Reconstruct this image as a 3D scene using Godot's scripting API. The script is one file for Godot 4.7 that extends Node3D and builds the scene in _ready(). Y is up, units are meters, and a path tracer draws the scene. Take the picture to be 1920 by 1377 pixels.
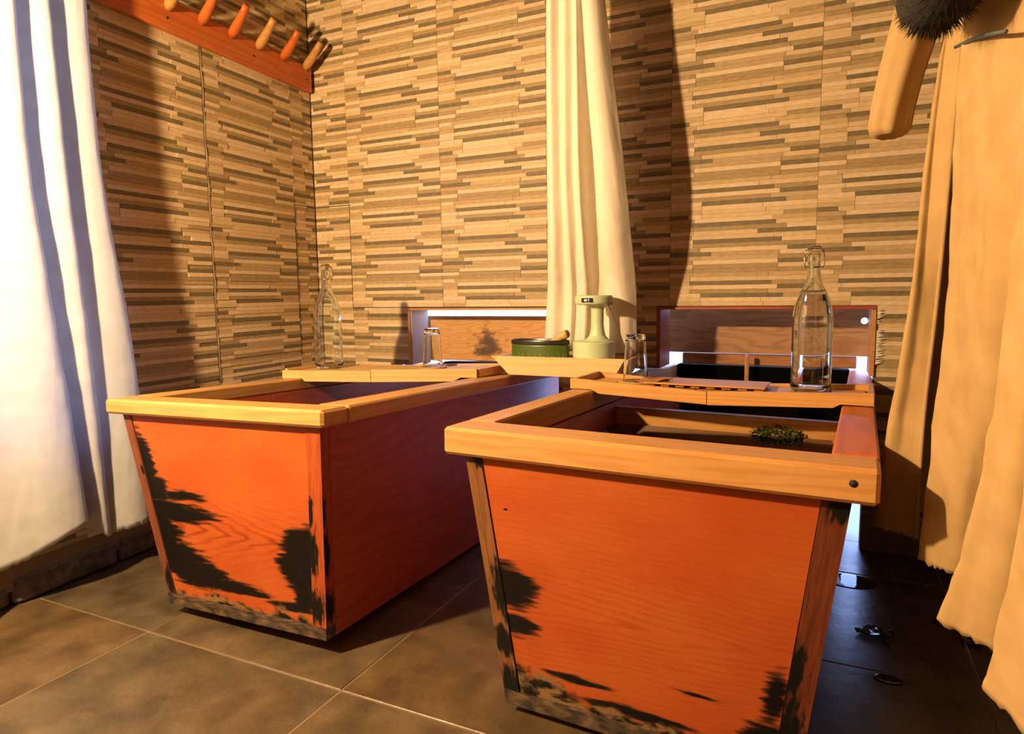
extends Node3D
# A bath room with two wooden hot-stone tubs that pass through the back wall.

const FL := -0.012            # floor height
const ZB := 2.2962            # back wall at z = -ZB
const LA := 0.05845           # the left wall stands 3.3 degrees off square
const XL := 2.0347            # left wall meets the back wall at x = -XL
const CEIL := 2.5
var M := {}
var taken := {}
var meshes := {}
var rng := RandomNumberGenerator.new()

func _ready() -> void:
	rng.seed = 7
	setup_camera_and_light()
	make_materials()
	build_room()
	build_tubs()
	build_niche_boards()
	build_peg_rail()
	build_curtains()
	build_trays()
	build_tray_things()
	build_robe()
	build_floor_things()

# ---------------------------------------------------------------- camera, sky, lamp
func setup_camera_and_light() -> void:
	var cam := Camera3D.new()
	cam.name = "camera"
	cam.fov = 57.793
	cam.near = 0.02
	cam.position = Vector3(0, 0.81, 0)
	cam.rotation = Vector3(-0.1109, 0.446, -0.0139)
	add_child(cam)
	var env := Environment.new()
	env.background_mode = Environment.BG_SKY
	var sky := Sky.new()
	var sm := ProceduralSkyMaterial.new()
	sm.sky_top_color = Color(0.55, 0.68, 1.0)
	sm.sky_horizon_color = Color(0.82, 0.88, 1.0)
	sm.ground_horizon_color = Color(0.80, 0.84, 0.92)
	sm.ground_bottom_color = Color(0.55, 0.56, 0.60)
	sm.energy_multiplier = 7.5
	sky.sky_material = sm
	env.sky = sky
	env.tonemap_mode = Environment.TONE_MAPPER_LINEAR
	env.tonemap_exposure = 1.0
	env.sdfgi_enabled = true
	env.ssao_enabled = true
	env.ssil_enabled = true
	var we := WorldEnvironment.new()
	we.environment = env
	add_child(we)
	# the warm pendant lamp that lights the room hangs left of the camera, by the curtained window
	var lamp := thing("pendant_lamp", "bare warm bulb hanging on a dark cord left of the tubs", "lamp", Vector3(-1.42, 1.37, -0.12))
	var glow := StandardMaterial3D.new()
	glow.albedo_color = Color(1, 0.93, 0.8)
	glow.emission_enabled = true
	glow.emission = Color(1, 0.85, 0.62)
	glow.emission_energy_multiplier = 6.0
	part(lathe([[0.001, -0.034], [0.02, -0.03], [0.031, -0.014], [0.034, 0.0], [0.03, 0.018], [0.02, 0.036], [0.014, 0.05]], 20), "bulb", glow, lamp)
	var dark := flat(Color(0.09, 0.07, 0.06), 0.5)
	part(lathe([[0.017, 0.045], [0.018, 0.05], [0.018, 0.09], [0.008, 0.1], [0.004, 0.102]], 16), "socket", dark, lamp)
	part(tube([Vector3(0, 0.1, 0), Vector3(0, CEIL - 1.37, 0)], [0.0035, 0.0035], 8), "cord", dark, lamp)
	var om := OmniLight3D.new()
	om.name = "bulb_light"
	om.light_color = Color(1.0, 0.845, 0.63)
	om.light_energy = 7.0
	om.light_size = 0.034
	om.omni_range = 9.0
	om.omni_attenuation = 2.0
	om.shadow_enabled = true
	lamp.add_child(om)

# ---------------------------------------------------------------- naming and nodes
func numbered(called: String) -> String:
	var n: int = taken.get(called, 0)
	taken[called] = n + 1
	return called if n == 0 else "%s_%03d" % [called, n]

func thing(called: String, label: String, category: String, at := Vector3.ZERO, turn := 0.0, group := "") -> Node3D:
	var o := Node3D.new()
	o.name = numbered(called)
	add_child(o)
	o.position = at
	o.rotation.y = turn
	o.set_meta("label", label)
	o.set_meta("category", category)
	if group != "":
		o.set_meta("group", group)
	return o

func part(mesh: Mesh, called: String, mat: Material, parent: Node3D, xf := Transform3D.IDENTITY) -> MeshInstance3D:
	var o := MeshInstance3D.new()
	o.name = called
	o.mesh = mesh
	o.material_override = mat
	o.transform = xf
	o.cast_shadow = GeometryInstance3D.SHADOW_CASTING_SETTING_ON
	parent.add_child(o, true)
	return o

func single(mesh: Mesh, called: String, mat: Material, label: String, category: String, xf := Transform3D.IDENTITY, group := "") -> MeshInstance3D:
	var o := part(mesh, numbered(called), mat, self, xf)
	o.set_meta("label", label)
	o.set_meta("category", category)
	if group != "":
		o.set_meta("group", group)
	return o

func structure(called: String, label := "", category := "") -> Node3D:
	var o := Node3D.new()
	o.name = called
	add_child(o)
	o.set_meta("kind", "structure")
	if label != "":
		o.set_meta("label", label)
		o.set_meta("category", category)
	return o

# ---------------------------------------------------------------- mesh helpers
func tri(st: SurfaceTool, a: Vector3, b: Vector3, c: Vector3, out: Vector3, ua := Vector2.ZERO, ub := Vector2.ZERO, uc := Vector2.ZERO) -> void:
	# front faces run clockwise; out tells the outer side
	if (b - a).cross(c - a).dot(out) > 0.0:
		var t := b; b = c; c = t
		var u := ub; ub = uc; uc = u
	st.set_uv(ua); st.add_vertex(a)
	st.set_uv(ub); st.add_vertex(b)
	st.set_uv(uc); st.add_vertex(c)

func quad(st: SurfaceTool, a: Vector3, b: Vector3, c: Vector3, d: Vector3, out: Vector3, uv := [Vector2(0, 0), Vector2(1, 0), Vector2(1, 1), Vector2(0, 1)]) -> void:
	tri(st, a, b, c, out, uv[0], uv[1], uv[2])
	tri(st, a, c, d, out, uv[0], uv[2], uv[3])

func begin() -> SurfaceTool:
	var st := SurfaceTool.new()
	st.begin(Mesh.PRIMITIVE_TRIANGLES)
	st.set_smooth_group(-1)
	return st

func done(st: SurfaceTool) -> ArrayMesh:
	st.generate_normals()
	return st.commit()

func bevel_box(s: Vector3, b := 0.003) -> ArrayMesh:
	var key := "bb%.4f,%.4f,%.4f,%.4f" % [s.x, s.y, s.z, b]
	if meshes.has(key):
		return meshes[key]
	var st := begin()
	bevel_into(st, s, b, Transform3D.IDENTITY)
	meshes[key] = done(st)
	return meshes[key]

func bevel_into(st: SurfaceTool, s: Vector3, b: float, xf: Transform3D) -> void:
	var h := s / 2.0
	b = min(b, min(h.x, min(h.y, h.z)) * 0.45)
	var i := h - Vector3(b, b, b)
	for ax in 3:
		var u := (ax + 1) % 3
		var v := (ax + 2) % 3
		for sg in [-1.0, 1.0]:
			var p := []
			for c in [[-1, -1], [1, -1], [1, 1], [-1, 1]]:
				var q := Vector3.ZERO
				q[ax] = h[ax] * sg
				q[u] = i[u] * c[0]
				q[v] = i[v] * c[1]
				p.append(q)
			var o := Vector3.ZERO
			o[ax] = sg
			quad(st, xf * p[0], xf * p[1], xf * p[2], xf * p[3], xf.basis * o)
		for su in [-1.0, 1.0]:
			for sv in [-1.0, 1.0]:
				var p := []
				for e in [-1.0, 1.0]:
					var q1 := Vector3.ZERO
					q1[ax] = i[ax] * e; q1[u] = h[u] * su; q1[v] = i[v] * sv
					var q2 := Vector3.ZERO
					q2[ax] = i[ax] * e; q2[u] = i[u] * su; q2[v] = h[v] * sv
					p.append(q1); p.append(q2)
				var o := Vector3.ZERO
				o[u] = su; o[v] = sv
				quad(st, xf * p[0], xf * p[1], xf * p[3], xf * p[2], xf.basis * o)
	for sx in [-1.0, 1.0]:
		for sy in [-1.0, 1.0]:
			for sz in [-1.0, 1.0]:
				tri(st, xf * Vector3(h.x * sx, i.y * sy, i.z * sz), xf * Vector3(i.x * sx, h.y * sy, i.z * sz), xf * Vector3(i.x * sx, i.y * sy, h.z * sz), xf.basis * Vector3(sx, sy, sz))

# a board between two box corners, its grain along the local x axis
func board(parent: Node3D, called: String, a: Vector3, b: Vector3, mat: Material, along := "x", bev := 0.003) -> MeshInstance3D:
	var lo := Vector3(min(a.x, b.x), min(a.y, b.y), min(a.z, b.z))
	var hi := Vector3(max(a.x, b.x), max(a.y, b.y), max(a.z, b.z))
	var s := hi - lo
	var c := (hi + lo) / 2.0
	if along == "z":
		return part(bevel_box(Vector3(s.z, s.y, s.x), bev), called, mat, parent, Transform3D(Basis(Vector3.UP, PI / 2), c))
	if along == "y":
		return part(bevel_box(Vector3(s.y, s.x, s.z), bev), called, mat, parent, Transform3D(Basis(Vector3.BACK, PI / 2), c))
	return part(bevel_box(s, bev), called, mat, parent, Transform3D(Basis.IDENTITY, c))

# eight corners: front TL TR BR BL, then back TL TR BR BL; the front face carries the texture square
func hexa(p: Array) -> ArrayMesh:
	var st := begin()
	var c := Vector3.ZERO
	for q in p:
		c += q / 8.0
	for f in [[0, 1, 2, 3], [4, 5, 6, 7], [0, 4, 7, 3], [1, 5, 6, 2], [0, 1, 5, 4], [3, 2, 6, 7]]:
		var m: Vector3 = (p[f[0]] + p[f[1]] + p[f[2]] + p[f[3]]) / 4.0
		quad_grid(st, p[f[0]], p[f[1]], p[f[2]], p[f[3]], m - c, 6 if f[0] == 0 and f[1] == 1 and f[2] == 2 else 1)
	return done(st)

func quad_grid(st: SurfaceTool, a: Vector3, b: Vector3, c: Vector3, d: Vector3, out: Vector3, n: int) -> void:
	for i in n:
		for j in n:
			var q := []
			var w := []
			for e in [[0, 0], [1, 0], [1, 1], [0, 1]]:
				var u := float(i + e[0]) / n
				var v := float(j + e[1]) / n
				q.append(a.lerp(b, u).lerp(d.lerp(c, u), v))
				w.append(Vector2(u, v))
			quad(st, q[0], q[1], q[2], q[3], out, w)

# outline in the local xy plane, given thickness towards -z
func prism(poly: Array, th: float) -> ArrayMesh:
	var pts := PackedVector2Array(poly)
	var st := begin()
	var idx := Geometry2D.triangulate_polygon(pts)
	for k in range(0, idx.size(), 3):
		var a := pts[idx[k]]; var b := pts[idx[k + 1]]; var c := pts[idx[k + 2]]
		tri(st, Vector3(a.x, a.y, 0), Vector3(b.x, b.y, 0), Vector3(c.x, c.y, 0), Vector3.BACK)
		tri(st, Vector3(a.x, a.y, -th), Vector3(b.x, b.y, -th), Vector3(c.x, c.y, -th), Vector3.FORWARD)
	var cw := Geometry2D.is_polygon_clockwise(pts)
	for k in pts.size():
		var a := pts[k]; var b := pts[(k + 1) % pts.size()]
		var e := b - a
		var o := Vector3(e.y, -e.x, 0) * (-1.0 if cw else 1.0)
		quad(st, Vector3(a.x, a.y, 0), Vector3(b.x, b.y, 0), Vector3(b.x, b.y, -th), Vector3(a.x, a.y, -th), o)
	return done(st)

func lathe(given: Array, seg := 32, sx := 1.0, sz := 1.0) -> ArrayMesh:
	# a support ring next to both ends of every long stretch keeps the shading even
	var prof := []
	for i in given.size():
		prof.append(given[i])
		if i + 1 < given.size():
			var a := Vector2(given[i][0], given[i][1])
			var b := Vector2(given[i + 1][0], given[i + 1][1])
			var l := a.distance_to(b)
			if l > 0.004:
				var e := minf(0.0012, l * 0.2) / l
				for f in [e, 1.0 - e]:
					var q := a.lerp(b, f)
					prof.append([q.x, q.y])
	var st := SurfaceTool.new()
	st.begin(Mesh.PRIMITIVE_TRIANGLES)
	st.set_smooth_group(0)
	var v := PackedVector3Array()
	for p in prof:
		for k in seg:
			var a := TAU * k / seg
			v.append(Vector3(cos(a) * p[0] * sx, p[1], sin(a) * p[0] * sz))
	for i in prof.size():
		for k in seg:
			st.set_uv(Vector2(float(k) / seg, float(i) / (prof.size() - 1)))
			st.add_vertex(v[i * seg + k])
	for i in prof.size() - 1:
		for k in seg:
			var k2 := (k + 1) % seg
			var a := i * seg + k; var b := i * seg + k2; var c := (i + 1) * seg + k2; var d := (i + 1) * seg + k
			for t in [a, b, c, a, c, d]:
				st.add_index(t)
	# caps close the ends
	for e in [0, prof.size() - 1]:
		if prof[e][0] > 0.0005:
			var ci := v.size() + (0 if e == 0 else 1)
			st.set_uv(Vector2(0.5, 0.5))
			st.add_vertex(Vector3(0, prof[e][1], 0))
			if e == 0:
				for k in seg:
					for t in [ci, (k + 1) % seg, k]:
						st.add_index(t)
			else:
				var first := v.size() + (1 if prof[0][0] > 0.0005 else 0)
				var b0: int = e * seg
				for k in seg:
					for t in [first, b0 + k, b0 + (k + 1) % seg]:
						st.add_index(t)
		else:
			pass
	st.generate_normals()
	return st.commit()

func tube(path: Array, radii: Array, seg := 10, flatten := 1.0, pleat := 0.0, up := Vector3.UP) -> ArrayMesh:
	var st := SurfaceTool.new()
	st.begin(Mesh.PRIMITIVE_TRIANGLES)
	st.set_smooth_group(0)
	var n := path.size()
	for i in n:
		var d: Vector3 = (path[min(i + 1, n - 1)] - path[max(i - 1, 0)]).normalized()
		var ref := up if absf(d.dot(up)) < 0.95 else Vector3.RIGHT
		var x := d.cross(ref).normalized()
		var y := x.cross(d).normalized()
		for k in seg:
			var a := TAU * k / seg
			st.set_uv(Vector2(float(k) / seg, float(i) / n))
			var rk: float = radii[i] * (1.0 + pleat * cos(7.0 * a) * float(i) / n)
			st.add_vertex(path[i] + x * cos(a) * rk + y * sin(a) * rk * flatten)
	for i in n - 1:
		for k in seg:
			var k2 := (k + 1) % seg
			var a := i * seg + k; var b := i * seg + k2; var c := (i + 1) * seg + k2; var e := (i + 1) * seg + k
			for t in [a, b, c, a, c, e]:
				st.add_index(t)
	for e in [0, n - 1]:
		st.add_vertex(path[e])
		var ci := n * seg + (0 if e == 0 else 1)
		for k in seg:
			var p := [ci, e * seg + (k + 1) % seg, e * seg + k] if e == 0 else [ci, e * seg + k, e * seg + (k + 1) % seg]
			for t in p:
				st.add_index(t)
	st.generate_normals()
	return st.commit()

func cat(a, b, c, d, t: float):
	return 0.5 * ((2.0 * b) + (c - a) * t + (2.0 * a - 5.0 * b + 4.0 * c - d) * t * t + (3.0 * b - a - 3.0 * c + d) * t * t * t)

func along(row: Array, t: float):
	var n := row.size()
	var f := clampf(t, 0.0, 1.0) * (n - 1)
	var i := mini(int(f), n - 2)
	return cat(row[maxi(i - 1, 0)], row[i], row[i + 1], row[mini(i + 2, n - 1)], f - i)

# a cloth surface through rows of control points (top row first), given thickness
func cloth(rows: Array, nu: int, nv: int, wrinkle := 0.0, seed_ := 1, th := 0.0025, hem := 0.0) -> ArrayMesh:
	var noise := FastNoiseLite.new()
	noise.seed = seed_
	noise.frequency = 1.0
	var g := []
	for j in nv + 1:
		var line := PackedVector3Array()
		for i in nu + 1:
			var col := []
			for r in rows:
				col.append(along(r, float(i) / nu))
			line.append(along(col, float(j) / nv))
		g.append(line)
	var nor := []
	for j in nv + 1:
		var line := PackedVector3Array()
		for i in nu + 1:
			var dx: Vector3 = g[j][mini(i + 1, nu)] - g[j][maxi(i - 1, 0)]
			var dy: Vector3 = g[mini(j + 1, nv)][i] - g[maxi(j - 1, 0)][i]
			line.append(dx.cross(dy).normalized())
		nor.append(line)
	for j in nv + 1:
		for i in nu + 1:
			var p: Vector3 = g[j][i]
			var w := noise.get_noise_3d(p.x * 9.0, p.y * 3.5, p.z * 9.0) + 0.5 * noise.get_noise_3d(p.x * 25.0, p.y * 14.0, p.z * 25.0)
			g[j][i] = p + nor[j][i] * w * wrinkle
			if hem > 0.0 and j == nv:
				g[j][i] += Vector3(0, noise.get_noise_2d(i * 3.1, 4.0) * hem, 0)
	var st := SurfaceTool.new()
	st.begin(Mesh.PRIMITIVE_TRIANGLES)
	st.set_smooth_group(0)
	for side in [0.5, -0.5]:
		for j in nv + 1:
			for i in nu + 1:
				st.set_uv(Vector2(float(i) / nu, float(j) / nv))
				st.add_vertex(g[j][i] + nor[j][i] * th * side)
	var w1 := nu + 1
	var off := w1 * (nv + 1)
	for j in nv:
		for i in nu:
			var a := j * w1 + i; var b := a + 1; var c := a + w1 + 1; var d := a + w1
			for t in [a, c, b, a, d, c]:
				st.add_index(t)
			for t in [a + off, b + off, c + off, a + off, c + off, d + off]:
				st.add_index(t)
	var rim := []
	for i in nu: rim.append([i, i + 1])
	for j in nv: rim.append([j * w1 + nu, (j + 1) * w1 + nu])
	for i in nu: rim.append([nv * w1 + nu - i, nv * w1 + nu - i - 1])
	for j in nv: rim.append([(nv - j) * w1, (nv - j - 1) * w1])
	for e in rim:
		for t in [e[0], e[1], e[1] + off, e[0], e[1] + off, e[0] + off]:
			st.add_index(t)
	st.generate_normals()
	return st.commit()

# ---------------------------------------------------------------- materials
func flat(c: Color, rough := 0.6, metal := 0.0) -> StandardMaterial3D:
	var m := StandardMaterial3D.new()
	m.albedo_color = c
	m.roughness = rough
	m.metallic = metal
	return m

func lin(r: float, g: float, b: float) -> Color:
	return Color(r, g, b).linear_to_srgb()

# sawn wood: the grain runs along u
func wood_image(w: int, h: int, seed_: int, pale: Color, deep: Color, rings: float, warp: float, fibre: float, blotch := 0.12) -> Image:
	var img := Image.create(w, h, false, Image.FORMAT_RGB8)
	var n := FastNoiseLite.new()
	n.seed = seed_
	n.frequency = 1.0
	n.fractal_octaves = 3
	var pi2 := TAU
	for y in h:
		for x in w:
			var u := float(x) / w
			var v := float(y) / h
			# closed in u and v so that the repeats join
			var cu := cos(u * pi2) * 0.2; var su := sin(u * pi2) * 0.2
			var a := n.get_noise_3d(cu + 3.0, su, sin(v * pi2) * 0.8) * warp
			var s := 0.5 + 0.5 * sin((v * rings + a * rings) * pi2)
			s = pow(s, 2.2)
			var f := n.get_noise_3d(cu * 14.0, su * 14.0, v * 190.0) * fibre
			var bl := n.get_noise_3d(cu * 2.5 + 9.0, su * 2.5, sin(v * pi2) * 1.6) * blotch
			var k := clampf(s * 0.55 + f + bl + 0.12, 0.0, 1.0)
			img.set_pixel(x, y, pale.lerp(deep, k))
	return img

func tex(img: Image) -> ImageTexture:
	img.generate_mipmaps()
	return ImageTexture.create_from_image(img)

func wood(t: Texture2D, scale: Vector3, offset := Vector3.ZERO, rough := 0.5, tint := Color.WHITE) -> StandardMaterial3D:
	var m := StandardMaterial3D.new()
	m.albedo_texture = t
	m.albedo_color = tint
	m.uv1_triplanar = true
	m.uv1_scale = scale
	m.uv1_offset = offset
	m.roughness = rough
	return m

func noise_tex(seed_: int, freq: float, c0: Color, c1: Color, oct := 4, size := 512, normal := false) -> NoiseTexture2D:
	var n := FastNoiseLite.new()
	n.seed = seed_
	n.frequency = freq
	n.fractal_octaves = oct
	var t := NoiseTexture2D.new()
	t.noise = n
	t.width = size
	t.height = size
	t.seamless = true
	if normal:
		t.as_normal_map = true
		t.bump_strength = 6.0
	else:
		var g := Gradient.new()
		g.set_color(0, c0)
		g.set_color(1, c1)
		t.color_ramp = g
	return t

func fabric(c0: Color, c1: Color, back: Color, weave := 900.0) -> StandardMaterial3D:
	var m := StandardMaterial3D.new()
	m.albedo_texture = noise_tex(31, 0.02, c0, c1, 3, 256)
	m.uv1_triplanar = true
	m.uv1_scale = Vector3(3, 3, 3)
	m.roughness = 0.95
	if back.v > 0.0:
		m.backlight_enabled = true
		m.backlight = back
	return m

func make_materials() -> void:
	var pine_t := tex(wood_image(512, 256, 3, lin(0.52, 0.265, 0.082), lin(0.40, 0.175, 0.042), 9.0, 0.2, 0.16))
	var pine_b := tex(wood_image(512, 256, 5, lin(0.52, 0.25, 0.065), lin(0.37, 0.145, 0.032), 8.0, 0.22, 0.16))
	var cedar_t := tex(wood_image(512, 512, 11, lin(0.42, 0.085, 0.018), lin(0.27, 0.045, 0.009), 13.0, 0.16, 0.16, 0.2))
	var grey_t := tex(wood_image(512, 256, 17, lin(0.46, 0.24, 0.10), lin(0.26, 0.115, 0.045), 7.0, 0.35, 0.2))
	M.pine = wood(pine_t, Vector3(1.4, 5.0, 5.0), Vector3.ZERO, 0.45)
	M.pine_b = wood(pine_t, Vector3(1.3, 4.4, 4.4), Vector3(0.37, 0.21, 0.6), 0.45)
	M.orange_pine = wood(pine_b, Vector3(1.4, 5.0, 5.0), Vector3(0.1, 0.3, 0.2), 0.42)
	var bam_t := tex(wood_image(512, 256, 7, lin(0.66, 0.40, 0.15), lin(0.53, 0.29, 0.09), 6.0, 0.15, 0.14))
	M.bamboo = wood(bam_t, Vector3(1.1, 9.0, 9.0), Vector3(0.2, 0.4, 0.1), 0.4)
	M.pale_wood = wood(bam_t, Vector3(1.2, 8.0, 8.0), Vector3(0.5, 0.1, 0.3), 0.45, Color(1.0, 1.0, 1.0))
	M.pale_wood.albedo_texture = tex(wood_image(256, 128, 9, lin(0.72, 0.45, 0.19), lin(0.62, 0.36, 0.13), 5.0, 0.15, 0.12))
	M.bamboo_b = wood(tex(wood_image(512, 256, 13, lin(0.60, 0.30, 0.085), lin(0.47, 0.21, 0.05), 6.0, 0.15, 0.14)), Vector3(1.1, 9.0, 9.0), Vector3(0.5, 0.1, 0.1), 0.4)
	M.cedar = wood(cedar_t, Vector3(1.2, 2.2, 1.2), Vector3.ZERO, 0.42)
	M.cedar_side = wood(cedar_t, Vector3(1.0, 2.0, 1.0), Vector3(0.4, 0.3, 0.2), 0.42, Color(0.94, 0.9, 0.9))
	M.rail_red = wood(pine_b, Vector3(1.2, 4.0, 4.0), Vector3(0.6, 0.2, 0.3), 0.4, Color(1.0, 0.74, 0.62))
	M.old_board = wood(grey_t, Vector3(1.6, 3.2, 3.2), Vector3.ZERO, 0.6)
	M.old_board_b = wood(grey_t, Vector3(1.5, 3.4, 3.0), Vector3(0.3, 0.55, 0.1), 0.6, Color(1.0, 0.92, 0.86))
	M.rot = StandardMaterial3D.new()
	M.rot.albedo_texture = noise_tex(5, 0.025, lin(0.004, 0.003, 0.002), lin(0.20, 0.115, 0.055), 5, 256)
	M.rot.uv1_triplanar = true
	M.rot.uv1_scale = Vector3(3.5, 8.0, 8.0)
	M.rot.roughness = 0.75
	M.black = flat(lin(0.012, 0.01, 0.01), 0.6)
	# wall tile strips: three clay tones, each with a fine grain
	for d in [["light", lin(0.56, 0.40, 0.235), lin(0.70, 0.53, 0.34)], ["light_b", lin(0.50, 0.35, 0.185), lin(0.63, 0.46, 0.26)], ["mid", lin(0.40, 0.275, 0.13), lin(0.53, 0.375, 0.185)], ["mid_b", lin(0.36, 0.24, 0.115), lin(0.48, 0.33, 0.165)], ["brown", lin(0.26, 0.175, 0.075), lin(0.40, 0.275, 0.125)], ["dark", lin(0.12, 0.086, 0.036), lin(0.20, 0.145, 0.068)]]:
		var m := StandardMaterial3D.new()
		m.albedo_texture = noise_tex(41, 0.03, d[1], d[2], 4, 256)
		m.uv1_triplanar = true
		m.uv1_world_triplanar = true
		m.uv1_scale = Vector3(4.0, 14.0, 4.0)
		m.roughness = 0.62
		M["strip_" + d[0]] = m
	M.grout = flat(lin(0.20, 0.14, 0.08), 0.9)
	var slate := noise_tex(61, 0.006, lin(0.060, 0.040, 0.020), lin(0.145, 0.10, 0.052), 6, 512)
	for k in 3:
		var m := StandardMaterial3D.new()
		m.albedo_texture = slate
		m.albedo_color = [Color(1, 1, 1), Color(0.93, 0.95, 0.97), Color(1.0, 0.96, 0.9)][k]
		m.uv1_triplanar = true
		m.uv1_world_triplanar = true
		m.uv1_scale = Vector3(1.7, 1.7, 1.7)
		m.uv1_offset = Vector3(0.31 * k, 0.17 * k, 0.43 * k)
		m.roughness = 0.5
		m.roughness_texture = noise_tex(63 + k, 0.012, Color(0.62, 0.62, 0.62), Color(1, 1, 1), 4, 256)
		m.normal_enabled = true
		m.normal_texture = noise_tex(66, 0.02, Color.BLACK, Color.WHITE, 5, 512, true)
		m.normal_scale = 0.25
		M["slate%d" % k] = m
	# the slabs beside the right tub are wet
	M.slate_wet = M.slate0.duplicate()
	M.slate_wet.albedo_color = Color(0.8, 0.82, 0.86)
	M.slate_wet.roughness = 0.36
	M.slate_wet.normal_scale = 0.05
	M.slate_joint = flat(lin(0.17, 0.115, 0.06), 0.9)
	M.plaster = flat(lin(0.10, 0.075, 0.05), 0.9)
	M.dark_wood = wood(grey_t, Vector3(1.0, 3.0, 3.0), Vector3.ZERO, 0.7, Color(0.5, 0.46, 0.42))
	M.soot = flat(lin(0.003, 0.0025, 0.002), 0.9)
	M.soot.metallic_specular = 0.1
	M.whitewash = flat(lin(0.62, 0.56, 0.46), 0.9)
	M.stone = StandardMaterial3D.new()
	M.stone.albedo_texture = noise_tex(71, 0.02, lin(0.05, 0.04, 0.035), lin(0.2, 0.155, 0.11), 5, 256)
	M.stone.uv1_triplanar = true
	M.stone.uv1_scale = Vector3(4, 4, 4)
	M.stone.roughness = 0.8
	M.white_cotton = fabric(lin(0.60, 0.595, 0.60), lin(0.70, 0.69, 0.69), Color(0.95, 0.95, 0.95))
	M.cream_cotton = fabric(lin(0.74, 0.66, 0.53), lin(0.82, 0.74, 0.61), Color(0.25, 0.25, 0.25))
	M.linen = fabric(lin(0.33, 0.205, 0.078), lin(0.43, 0.28, 0.115), Color(0.10, 0.10, 0.10))
	M.glass = StandardMaterial3D.new()
	M.glass.albedo_color = Color(0.98, 1, 0.99, 0.0)
	M.glass.roughness = 0.0
	M.glass.metallic_specular = 0.5
	M.glass.refraction_enabled = true
	M.glass.refraction_scale = 0.05
	M.water = StandardMaterial3D.new()
	M.water.albedo_color = Color(0.97, 0.98, 1, 0.0)
	M.water.roughness = 0.0
	M.water.refraction_enabled = true
	M.water.refraction_scale = 0.033
	M.bath_water = M.water.duplicate()
	M.bath_water.albedo_color = Color(0.30, 0.19, 0.10, 0.0)
	M.steel = flat(Color(0.8, 0.8, 0.8), 0.25, 1.0)
	M.concrete = flat(lin(0.5, 0.5, 0.5), 0.9)

# ---------------------------------------------------------------- room
# one wall tile, top row first: each piece [from, to, tone]
const TILE := [
	[[0.0, 0.17, 0], [0.17, 0.76, 4], [0.76, 1.0, 0]],
	[[0.0, 0.17, 4], [0.17, 0.76, 4], [0.76, 1.0, 4]],
	[[0.0, 0.12, 0], [0.12, 0.70, 2], [0.70, 1.0, 2]],
	[[0.0, 0.15, 2], [0.15, 0.62, 0], [0.62, 1.0, 0]],
	[[0.0, 0.15, 2], [0.15, 0.72, 5], [0.72, 1.0, 4]],
	[[0.0, 0.17, 0], [0.17, 0.76, 0], [0.76, 1.0, 5]],
	[[0.0, 0.15, 1], [0.15, 0.70, 4], [0.70, 1.0, 2]],
	[[0.0, 0.23, 0], [0.23, 0.80, 5], [0.80, 1.0, 3]],
	[[0.0, 0.23, 1], [0.23, 0.65, 0], [0.65, 1.0, 0]],
	[[0.0, 0.23, 2], [0.23, 0.67, 0], [0.67, 1.0, 1]],
	[[0.0, 0.13, 5], [0.13, 0.23, 0], [0.23, 0.79, 1], [0.79, 1.0, 4]],
	[[0.0, 0.18, 3], [0.18, 0.72, 0], [0.72, 1.0, 2]],
	[[0.0, 0.16, 4], [0.16, 0.74, 5], [0.74, 1.0, 1]],
	[[0.0, 0.17, 2], [0.17, 0.81, 4], [0.81, 1.0, 0]],
	[[0.0, 0.17, 0], [0.17, 0.62, 1], [0.62, 1.0, 5]],
	[[0.0, 0.16, 2], [0.16, 0.73, 0], [0.73, 1.0, 1]],
	[[0.0, 0.17, 0], [0.17, 0.78, 5], [0.78, 1.0, 0]],
	[[0.0, 0.17, 1], [0.17, 0.80, 4], [0.80, 1.0, 4]],
	[[0.0, 0.22, 4], [0.22, 0.82, 0], [0.82, 1.0, 5]],
	[[0.0, 0.30, 5], [0.30, 0.77, 2], [0.77, 1.0, 0]],
	[[0.0, 0.22, 3], [0.22, 0.76, 2], [0.76, 1.0, 4]],
	[[0.0, 0.17, 4], [0.17, 0.76, 0], [0.76, 1.0, 5]]]
const TONES := ["light", "light_b", "mid", "mid_b", "brown", "dark"]

func hash01(a: int, b: int, c: int) -> float:
	var h := (a * 73856093) ^ (b * 19349663) ^ (c * 83492791)
	h = (h ^ (h >> 13)) * 1274126177
	return float((h ^ (h >> 16)) & 0xFFFF) / 65535.0

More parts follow.
